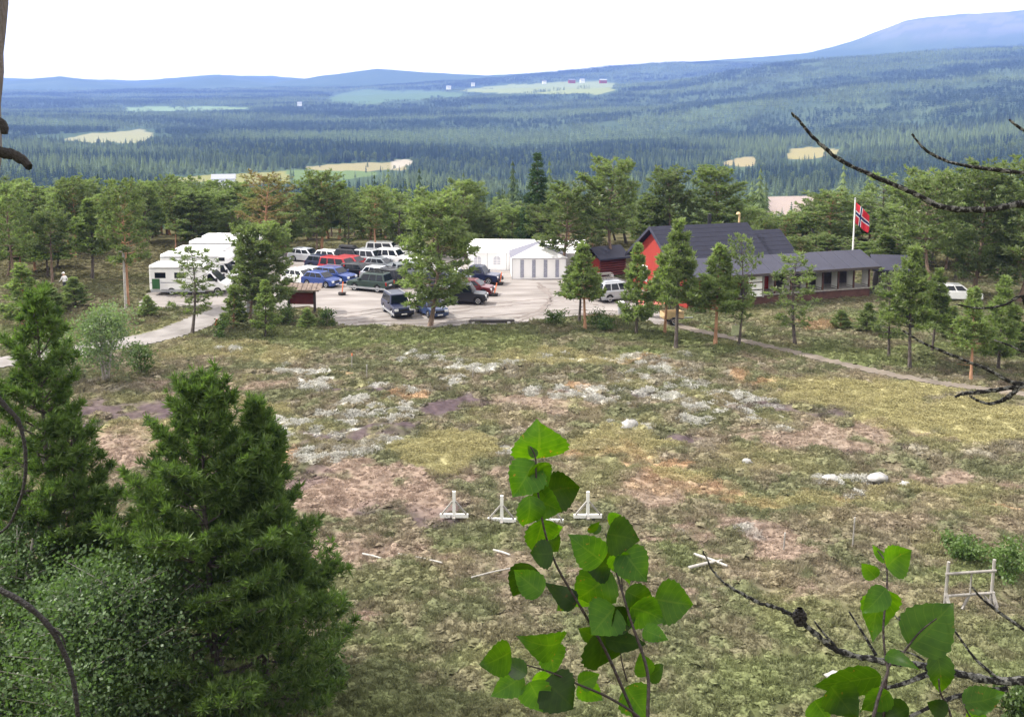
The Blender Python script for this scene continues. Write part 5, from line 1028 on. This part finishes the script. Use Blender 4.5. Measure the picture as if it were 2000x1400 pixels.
# walking person
p = G(127, 571); pe = empty('person', p, math.radians(70), 'person in white top and dark trousers walking among the pines at the left', 'person')
J = {'pelvis': (0, 0, .95), 'chest': (0, .02, 1.28), 'neck': (0, .02, 1.48), 'head': (0, .06, 1.56), 'crown': (0, .05, 1.72), 'hl': (.1, 0, .92), 'hr': (-.1, 0, .92), 'kl': (.11, .16, .52), 'kr': (-.11, -.02, .5), 'al': (.11, .2, .08), 'ar': (-.11, -.26, .12), 'tl': (.11, .36, .04), 'tr': (-.11, -.14, .04),
     'sl': (.19, .02, 1.42), 'sr': (-.19, .02, 1.42), 'el': (.25, -.12, 1.15), 'er': (-.25, .12, 1.16), 'wl': (.24, -.02, .92), 'wr': (-.24, .3, 1.0), 'fl': (.235, .03, .84), 'fr': (-.235, .37, .97)}
RD = {'pelvis': .15, 'chest': .16, 'neck': .06, 'head': .085, 'crown': .08, 'hl': .1, 'hr': .1, 'kl': .065, 'kr': .065, 'al': .045, 'ar': .045, 'tl': .04, 'tr': .04, 'sl': .07, 'sr': .07, 'el': .05, 'er': .05, 'wl': .035, 'wr': .035, 'fl': .035, 'fr': .035}
ks = list(J); ed = [('pelvis', 'chest'), ('chest', 'neck'), ('neck', 'head'), ('head', 'crown'), ('pelvis', 'hl'), ('pelvis', 'hr'), ('hl', 'kl'), ('hr', 'kr'), ('kl', 'al'), ('kr', 'ar'), ('al', 'tl'), ('ar', 'tr'), ('chest', 'sl'), ('chest', 'sr'), ('sl', 'el'), ('sr', 'er'), ('el', 'wl'), ('er', 'wr'), ('wl', 'fl'), ('wr', 'fr')]
me = bpy.data.meshes.new('body'); me.from_pydata([J[k] for k in ks], [(ks.index(a), ks.index(b)) for a, b in ed], []); bo = link('body', me, None, pe); bo.modifiers.new('skin', 'SKIN'); sb = bo.modifiers.new('sub', 'SUBSURF'); sb.levels = sb.render_levels = 2
for i, k in enumerate(ks): me.skin_vertices[0].data[i].radius = (RD[k], RD[k]); me.skin_vertices[0].data[i].use_root = (k == 'pelvis')
pm_, n = nodes('clothes'); b = newn(n, 'ShaderNodeBsdfPrincipled'); o_ = newn(n, 'ShaderNodeOutputMaterial'); tcn = newn(n, 'ShaderNodeTexCoord'); sp_ = newn(n, 'ShaderNodeSeparateXYZ'); n.links.new(tcn.outputs['Object'], sp_.inputs[0]); ra_ = newn(n, 'ShaderNodeValToRGB'); ra_.color_ramp.interpolation = 'CONSTANT'
ra_.color_ramp.elements[0].color = (.02, .02, .02, 1); e_ = ra_.color_ramp.elements
for ps, cl_ in ((.1, (.025, .027, .035, 1)), (.97, (.72, .72, .72, 1)), (1.47, (.45, .28, .2, 1))): q = e_.new(ps / 2); q.color = cl_
e_[-1].color = (.45, .28, .2, 1); dv = newn(n, 'ShaderNodeMath', operation='DIVIDE'); dv.inputs[1].default_value = 2.0; n.links.new(sp_.outputs['Z'], dv.inputs[0]); n.links.new(dv.outputs[0], ra_.inputs[0]); n.links.new(ra_.outputs[0], b.inputs['Base Color']); n.links.new(b.outputs[0], o_.inputs['Surface']); me.materials.append(pm_)
MB().lathe([(.02, .14), (.09, .1), (.115, .02), (.118, 0)], 12, 'z', (0, .05, 1.68)).build('cap', MT['white_paint'], pe, smooth=True); MB().box((-.07, .14, 1.675), (.07, .26, 1.69)).build('cap_peak', MT['white_paint'], pe)
# far farm buildings and a house in the valley
def farm(px, py, Yd, w, d, h, wall, roof, lab, rz=.2):
    z = float(valley_z(np.array([px]), np.array([Yd]))[0]); z = z_at(Yd, py) if py else z; x = (px - 1000) / F * Yd * 1.004; r_ = empty('farm_building', (x, Yd, z), rz, lab, 'building')
    MB().box((-w / 2, -d / 2, -6), (w / 2, d / 2, h)).build('wall', wall, r_); m = MB(); gable_roof(m, -w / 2 - .5, w / 2 + .5, -d / 2 - .6, d / 2 + .6, h - .2, h + d * .42, .3); m.build('roof', roof, r_)
    for k in range(3): MB().box((-w / 2 + w * (k + .6) / 4, -d / 2 - .06, 1.2), (-w / 2 + w * (k + 1) / 4, -d / 2 - .02, 2.6)).build('window', MT['glass'], r_)
mr = MT['red_wood']; mw = MT['white_paint']; gr_ = MT['grey_metal']
for a_ in [(1115, 160, 3700, 24, 10, 5, mr, MT['canvas_grey'], 'far red barn in the middle of the farm on the ridge field'), (1135, 159, 3720, 16, 9, 5, mw, gr_, 'far white farmhouse right of the red barn on the ridge'), (1175, 160, 3700, 26, 10, 5, mr, gr_, 'far red farm building at the right end of the ridge field'), (1062, 161, 3700, 14, 8, 4, mw, MT['canvas_grey'], 'far white house at the left of the ridge farm'),
           (878, 172, 3600, 16, 8, 4, mw, gr_, 'far white house beside the dark grove on the ridge'), (925, 166, 3700, 12, 8, 4, mw, gr_, 'far small white house left of the pale ridge field'), (438, 358, 900, 20, 9, 4, mw, gr_, 'grey roofed house in the valley behind the motorhomes'), (590, 204, 3300, 14, 8, 4, mw, gr_, 'far white house at the left valley grove')]: farm(*a_)
# ------------------------------------------------------------------ foreground twigs and leaves
SF = np.array(SUN_FROM); rl = np.random.default_rng(99)
def leaf(root, base, tip, wpx, t, bright, seed):
    r = np.random.default_rng(seed); mid = ((base[0] + tip[0]) / 2, (base[1] + tip[1]) / 2); tocam = -ray(*mid); tocam /= np.linalg.norm(tocam)
    perp = SF - tocam * (SF @ tocam)
    k = {2: -.95, 1: -.55, 0: .1, -1: .75}[bright] + r.normal() * .12
    n = tocam + k * perp + r.normal(size=3) * .18; n /= np.linalg.norm(n)
    if bright == 0: n = n - SF * (n @ SF) * .7; n /= np.linalg.norm(n)
    B = P(*base, t); rt = ray(*tip); tt = float(np.clip((n @ (B - EYE)) / (n @ rt), t * .95, t * 1.05)); T_p = P(*tip, tt)
    ax = T_p - B; L_ = np.linalg.norm(ax); ax /= L_; s = np.cross(n, ax); s /= np.linalg.norm(s); n = np.cross(ax, s)
    vis = np.linalg.norm(s - tocam * (s @ tocam)); hw = wpx / F * t / 2 / max(.45, vis)
    prof = [(0, .0), (.02, .3), (.05, .52), (.09, .7), (.14, .83), (.2, .93), (.27, .99), (.34, 1.0), (.41, .98), (.48, .93), (.55, .85), (.62, .75), (.69, .63), (.76, .5), (.82, .37), (.88, .24), (.93, .13), (.97, .05), (1, .0)]
    V = []; F_ = []; fold = r.uniform(.02, .3); curl = r.uniform(-.2, .2); tw = r.normal() * .14
    for i, (q, w) in enumerate(prof):
        se = 1 + .045 * (-1) ** i; c = B + ax * L_ * q + n * L_ * curl * math.sin(q * math.pi) - B
        for sd in (-1, -.5, 0, .5, 1): V.append(c + s * hw * w * sd * se + n * hw * (fold * abs(sd) * w + tw * sd * q))
    for i in range(len(prof) - 1):
        for k2 in range(4): a = i * 5 + k2; F_.append((a, a + 1, a + 6, a + 5))
    off = B - np.array(root.location); o = link('leaf', mesh_np('leaf', np.array(V) + off, F_), MT['leaf'], root)
    UVs = [(q, sd) for q, w in prof for sd in (-1, -.5, 0, .5, 1)]; ul = o.data.uv_layers.new(name='UVMap')
    for l in o.data.loops: ul.data[l.index].uv = UVs[l.vertex_index]
    for q in o.data.polygons: q.use_smooth = True
    return o
def twig(root, px, t, r0, r1, mat, name='stem', n=6, rough=0.0, t1=None, sides=7):
    t1 = t1 or t; m_ = len(px); pts = [P(q[0], q[1], t + (t1 - t) * i / (m_ - 1)) if len(q) == 2 else P(*q) for i, q in enumerate(px)]; pts = smooth_path(pts, n); k = len(pts)
    rad = [max(.0006, (r0 + (r1 - r0) * i / (k - 1)) * (1 + rough * rl.normal())) for i in range(k)]
    pts = [p + rl.normal(size=3) * rough * r0 * .5 for p in pts]; off = np.array(root.location); m = MB().tube([p - off for p in pts], rad, sides); return m.build(name, MT[mat], root, smooth=True)
def Z5(x, y): return (850 + x * .42857, 800 + y * .42857)
def Z6(x, y): return (1350 + x * .325, 1000 + y * .325)
T1 = 1.36
base1 = np.array([.17, 1.02, 15.6 - .68 * 1.02]); sap = empty('birch_sapling', base1, 0, 'young birch sapling with fresh green leaves rising in the middle foreground', 'sapling')
twig(sap, [(1262, 1900), (1268, 1500), (1265, 1400), (1264, 1310), (1230, 1205), (1202, 1110), (1183, 1042)], T1 * .9, .0032, .001, 'stem', t1=T1)
twig(sap, [(1266, 1460), (1240, 1400), (1192, 1290), (1166, 1240), (1122, 1165), (1085, 1100), (1062, 1030), (1048, 940), (1046, 895), (1036, 872)], T1 * .985, .0024, .0009, 'stem', t1=T1 * .97)
twig(sap, [(1267, 1440), (1250, 1402), (1190, 1362), (1125, 1334), (1075, 1312), (1028, 1298)], T1 * .985, .0022, .0009, 'stem', t1=T1 * .97)
twig(sap, [(1225, 1330), (1214, 1290), (1212, 1260)], T1, .0012, .0007, 'stem')
twig(sap, [(1216, 1160), (1212, 1120), (1196, 1090)], T1 * .99, .001, .0006, 'stem')
LV = [((462, 222), (470, 48), 185, 2), ((452, 236), (352, 398), 130, 0), ((470, 242), (512, 392), 84, 1), ((518, 378), (664, 352), 132, 1), ((430, 388), (402, 532), 96, 1), ((438, 398), (582, 462), 118, 0), ((492, 498), (446, 648), 112, 2), ((538, 654), (434, 648), 92, 0),
      ((430, 702), (352, 856), 106, 2), ((488, 836), (358, 728), 92, 0), ((640, 892), (494, 784), 74, -1), ((764, 690), (608, 574), 112, 1), ((782, 566), (934, 596), 130, 2), ((850, 636), (966, 784), 122, 0), ((802, 706), (672, 706), 100, 1), ((806, 742), (634, 868), 150, 0),
      ((820, 896), (712, 1026), 140, 0), ((756, 996), (738, 1184), 178, 2), ((776, 1046), (964, 1066), 66, -1), ((868, 826), (992, 866), 88, 1), ((888, 902), (1048, 962), 120, 2), ((1000, 862), (1178, 888), 142, 0), ((948, 1000), (1064, 1050), 60, -1), ((822, 646), (884, 796), 84, 2), ((884, 1002), (816, 896), 92, 1),
      ((578, 1052), (370, 1032), 106, 2), ((522, 1070), (546, 1212), 98, 1), ((346, 1100), (206, 1166), 104, 2), ((418, 1204), (302, 1140), 66, -1), ((402, 1212), (252, 1306), 86, 0), ((498, 1236), (634, 1362), 150, 0), ((440, 1232), (538, 1216), 50, 2), ((868, 1262), (966, 1404), 118, 1), ((462, 216), (420, 162), 30, 0), ((752, 556), (706, 520), 36, 1), ((430, 1240), (500, 1380), 110, 0), ((700, 560), (750, 510), 26, 2), ((790, 520), (850, 480), 60, 1)]
for k, (b, t, w, br) in enumerate(LV):
    b, t = Z5(*b), Z5(*t); tt = T1 * (.955 + .05 * rl.random()); leaf(sap, b, t, w * .42857 * 1.4, tt, br, 500 + k)
for k in range(14):   # smaller leaves along the stems
    b = [(1165, 1245), (1120, 1165), (1200, 1110), (1230, 1205), (1060, 1040), (1130, 1336), (1262, 1320)][k % 7]; a = rl.uniform(0, 6.28); q = rl.uniform(34, 58)
    leaf(sap, b, (b[0] + q * math.cos(a), b[1] + q * math.sin(a) * .9), q * .78, T1 * (1.0 + .03 * rl.random()), int(rl.integers(0, 3)), 640 + k)
T2 = 1.25
base2 = np.array([.42, .9, 15.6 - .68 * .9]); sap2 = empty('birch_sapling', base2, 0, 'second birch sapling with large leaves in the lower right foreground', 'sapling')
twig(sap2, [(1690, 1800), (1702, 1450), Z6(1110, 1170), Z6(1150, 1040), Z6(1182, 950), Z6(1168, 880), Z6(1155, 690), Z6(1176, 455), Z6(1170, 310), Z6(1120, 230)], T2 * .93, .0024, .0008, 'stem', t1=T2)
twig(sap2, [(1725, 1420), Z6(1180, 955), Z6(1240, 890), Z6(1330, 770), Z6(1395, 700), Z6(1475, 638)], T2 * .985, .0018, .0007, 'stem')
twig(sap2, [(1870, 1500), Z6(1560, 1225), Z6(1500, 1090), Z6(1488, 1000)], T2 * .985, .0018, .0008, 'stem')
twig(sap2, [(1985, 1500), Z6(1700, 1260), Z6(1640, 1150)], T2 * .985, .0016, .0008, 'stem')
for k, (b, t, w, br) in enumerate([((1176, 335), (1326, 228), 150, 2), ((1112, 394), (1022, 306), 80, 1), ((1182, 470), (1086, 768), 172, 1), ((1172, 456), (1028, 606), 112, 0), ((1318, 812), (1576, 544), 250, 1), ((1474, 836), (1496, 1088), 122, 2), ((1168, 858), (1374, 946), 70, -1), ((1142, 984), (732, 1046), 130, 2),
                                   ((838, 1044), (1000, 1250), 190, 0), ((1192, 1078), (1016, 1196), 118, 1), ((1310, 1176), (1056, 1240), 116, -1), ((1540, 1210), (1414, 1138), 90, 0), ((1632, 1148), (1884, 1080), 126, -1), ((1760, 1190), (1640, 1250), 90, 0), ((1176, 302), (1086, 192), 44, 1), ((740, 1130), (830, 1260), 150, 1)]):
    leaf(sap2, Z6(*b), Z6(*t), w * .325 * 1.28, T2 * (.955 + .05 * rl.random()), br, 700 + k)
# lichened tree standing just outside the frame at the right, its bare branches reaching in
T3 = 2.0;  b3 = np.array([2.75, 2.5, 15.6 - .68 * 2.5 - .1]); lt = empty('lichened_tree', b3, 0, 'bare lichened branches of a tree reaching in from the right edge', 'tree')
zt = np.linspace(0, 5.6, 9); MB().tube([(.05 * math.sin(z), .04 * math.cos(z * 1.3), z) for z in zt], [.085 * (1 - .1 * z) for z in zt], 10).build('trunk', MT['bark_grey'], lt, smooth=True)
tk = lambda z: (b3[0] + .05 * math.sin(z), b3[1] + .04, b3[2] + z)
def px_of(w): t = depth(w); a, b = proj(*w); return (float(a), float(b), float(t))
def br(px, r0, r1, zroot=None, mat='twig_lichen', rough=.1, t=T3, n=8):
    q = list(px)
    if zroot is not None:
        a = np.array(tk(zroot)); b = P(*q[0][:2], t); q = [px_of(a + (b - a) * k / 6) for k in range(6)] + [(*w, t) if len(w) == 2 else w for w in q]
    return twig(lt, q, t, r0, r1, mat, 'branch', n, rough)
br([(2100, 372), (2000, 396), (1920, 410), (1840, 404), (1790, 380), (1720, 350), (1640, 312), (1590, 270), (1560, 235), (1545, 221)], .0105, .0024, 3.15)
br([(2080, 345), (2000, 338), (1930, 330), (1860, 318), (1810, 295), (1781, 262)], .008, .0022, 3.2)
br([(2060, 290), (2000, 256), (1971, 234)], .007, .0022, 3.4)
br([(2120, 700), (2000, 748), (1930, 722), (1850, 690), (1800, 668), (1764, 646)], .0085, .0018, 2.2)
br([(2100, 745), (2000, 754), (1930, 764), (1885, 768), (1864, 776)], .010, .0026, 2.1)
br([(1990, 757), (1965, 778), (1935, 788), (1910, 782), (1893, 772)], .005, .0018)
br([(2080, 590), (2000, 578), (1960, 596), (1910, 602), (1868, 594)], .0055, .0016, 2.5)
br([(2060, 660), (2010, 688), (1975, 676), (1942, 664)], .005, .0015, 2.4); br([(1998, 580), (2004, 600), (2010, 640)], .004, .002)
br([(2100, 1338), (2000, 1330), Z6(1800, 1010), Z6(1600, 966), Z6(1350, 915), Z6(1150, 893), Z6(900, 838), Z6(760, 742), Z6(640, 640), Z6(510, 572), Z6(400, 540), Z6(220, 440), Z6(130, 350), Z6(76, 240)], .0105, .0013, .75, rough=.14, t=1.7)
for q, a, b in (([(1110, 858), (1040, 740), (950, 598)], .003, .0014), ([(860, 800), (790, 720), (740, 655)], .0028, .0014), ([(1830, 988), (1760, 930), (1690, 860), (1575, 700)], .003, .0016), ([(1575, 700), (1420, 720), (1300, 680), (1212, 612)], .002, .0012), ([(2050, 740), (1980, 690), (1850, 600), (1750, 520), (1688, 450)], .0034, .0016),
                ([(1440, 965), (1300, 1020), (1200, 1050), (1020, 1082)], .005, .002), ([(1900, 1060), (1660, 1092), (1500, 1140), (1310, 1232), (1200, 1290)], .005, .002), ([(1400, 890), (1330, 850), (1240, 830)], .002, .001)):
    br([Z6(*w) for w in q], a, b, t=1.7, rough=.08, n=6)
cn_ = MB(); cpos = P(*Z6(652, 625), 1.69)
for i in range(7):
    for k in range(7): a = k * .9 + i * .45; f = i / 6; rr = .009 * math.sin(math.pi * (.12 + f * .82)); c = np.array([rr * math.cos(a), rr * math.sin(a), -.014 + .026 * f]); cn_.box(c - [.0028, .0028, .0016], c + [.0028, .0028, .002])
cn_.lathe([(.002, -.012), (.006, -.005), (.007, .004), (.002, .013)], 8)
tag(cn_.build('pine_cone', MT['twig_dark'], None, loc=cpos), 'dark dried cone caught on the lichened branch at the lower right', 'cone')
# pine at the left edge: trunk, broken stub and two drooping dead twigs
b4 = np.array([-2.35, 3.05, 15.6 - .68 * 3.05 - .1]); lp = empty('edge_pine', b4, 0, 'dark pine trunk at the very left edge with a broken stub and drooping dead twigs', 'tree')
def tr4(py, edge, rad):  # trunk centre so that its right edge shows at that pixel
    t = 3.1; e = P(edge, py, t); return e - np.array([rad, 0, 0])
pts = [b4 + [0, 0, -.2], b4 + [.0, 0, 1.0], tr4(700, -70, .08), tr4(330, -3, .078), tr4(200, 2, .076), tr4(0, 12, .073), tr4(-400, 40, .068), tr4(-1200, 70, .06)]
pp = smooth_path(pts, 5); MB().tube([p - b4 for p in pp], [.085 * (1 - .3 * i / len(pp)) * (1 + .035 * rl.normal()) for i in range(len(pp))], 12).build('trunk', MT['bark_grey'], lp, smooth=True)
twig(lp, [(-40, 285), (0, 297), (28, 303), (46, 314), (57, 326)], 3.08, .021, .012, 'twig_dark', 'broken_stub', 6, .08)
twig(lp, [(-60, 730), (-20, 760), (12, 795), (36, 822), (48, 870), (50, 925), (38, 980), (15, 1028), (-20, 1050)], 2.9, .0085, .003, 'twig_dark', 'dead_twig', 6, .1)
twig(lp, [(-70, 1120), (0, 1152), (50, 1180), (95, 1222), (125, 1275), (142, 1325), (150, 1375), (154, 1430)], 2.9, .0095, .006, 'twig_dark', 'dead_twig', 6, .07)
twig(lp, [(95, 1222), (120, 1240), (128, 1262)], 2.9, .005, .002, 'twig_dark', 'dead_twig', 4, .1)
twig(lp, [(-20, 235), (4, 240), (8, 262)], 3.05, .016, .01, 'twig_dark', 'knot', 4, .1)

# its unseen crown, added above left to shade the near leaves, and its limbs
rc = np.random.default_rng(4); cc_ = []; oo_ = []; lb = MB(); top4 = pts[-1] - b4
for k in range(46):
    zz = rc.uniform(18.6, 23.8); f = (zz - 18.6) / 5.2; a = rc.random() * 6.28; Lb = rc.uniform(1.0, 2.7) * (1 - .5 * f); x0 = np.array([-1.75, 3.0, zz]); d = np.array([math.cos(a), math.sin(a), rc.uniform(.05, .5)])
    tip = x0 + d * Lb
    if tip[1] > 4.6: continue
    lb.tube([x0 - b4, x0 + d * Lb * .5 - b4, tip - b4], [.025, .016, .006], 5, False)
    for j in range(int(Lb * 9)): s = rc.uniform(.25, 1.05); cc_.append(x0 + d * Lb * s + rc.normal(size=3) * [.22, .22, .1] - b4); oo_.append(d)
lb.tube([pts[-1] - b4, np.array([-1.75, 3.0, 24.2]) - b4], [.06, .02], 8); lb.build('limbs', MT['bark_grey'], lp)
V, T = tufts(np.array(cc_), np.array(oo_), .17, 16, rc, .12, .5, .8, .6); link('crown', mesh_np('crown', V, T), MT['pine_fg'], lp)
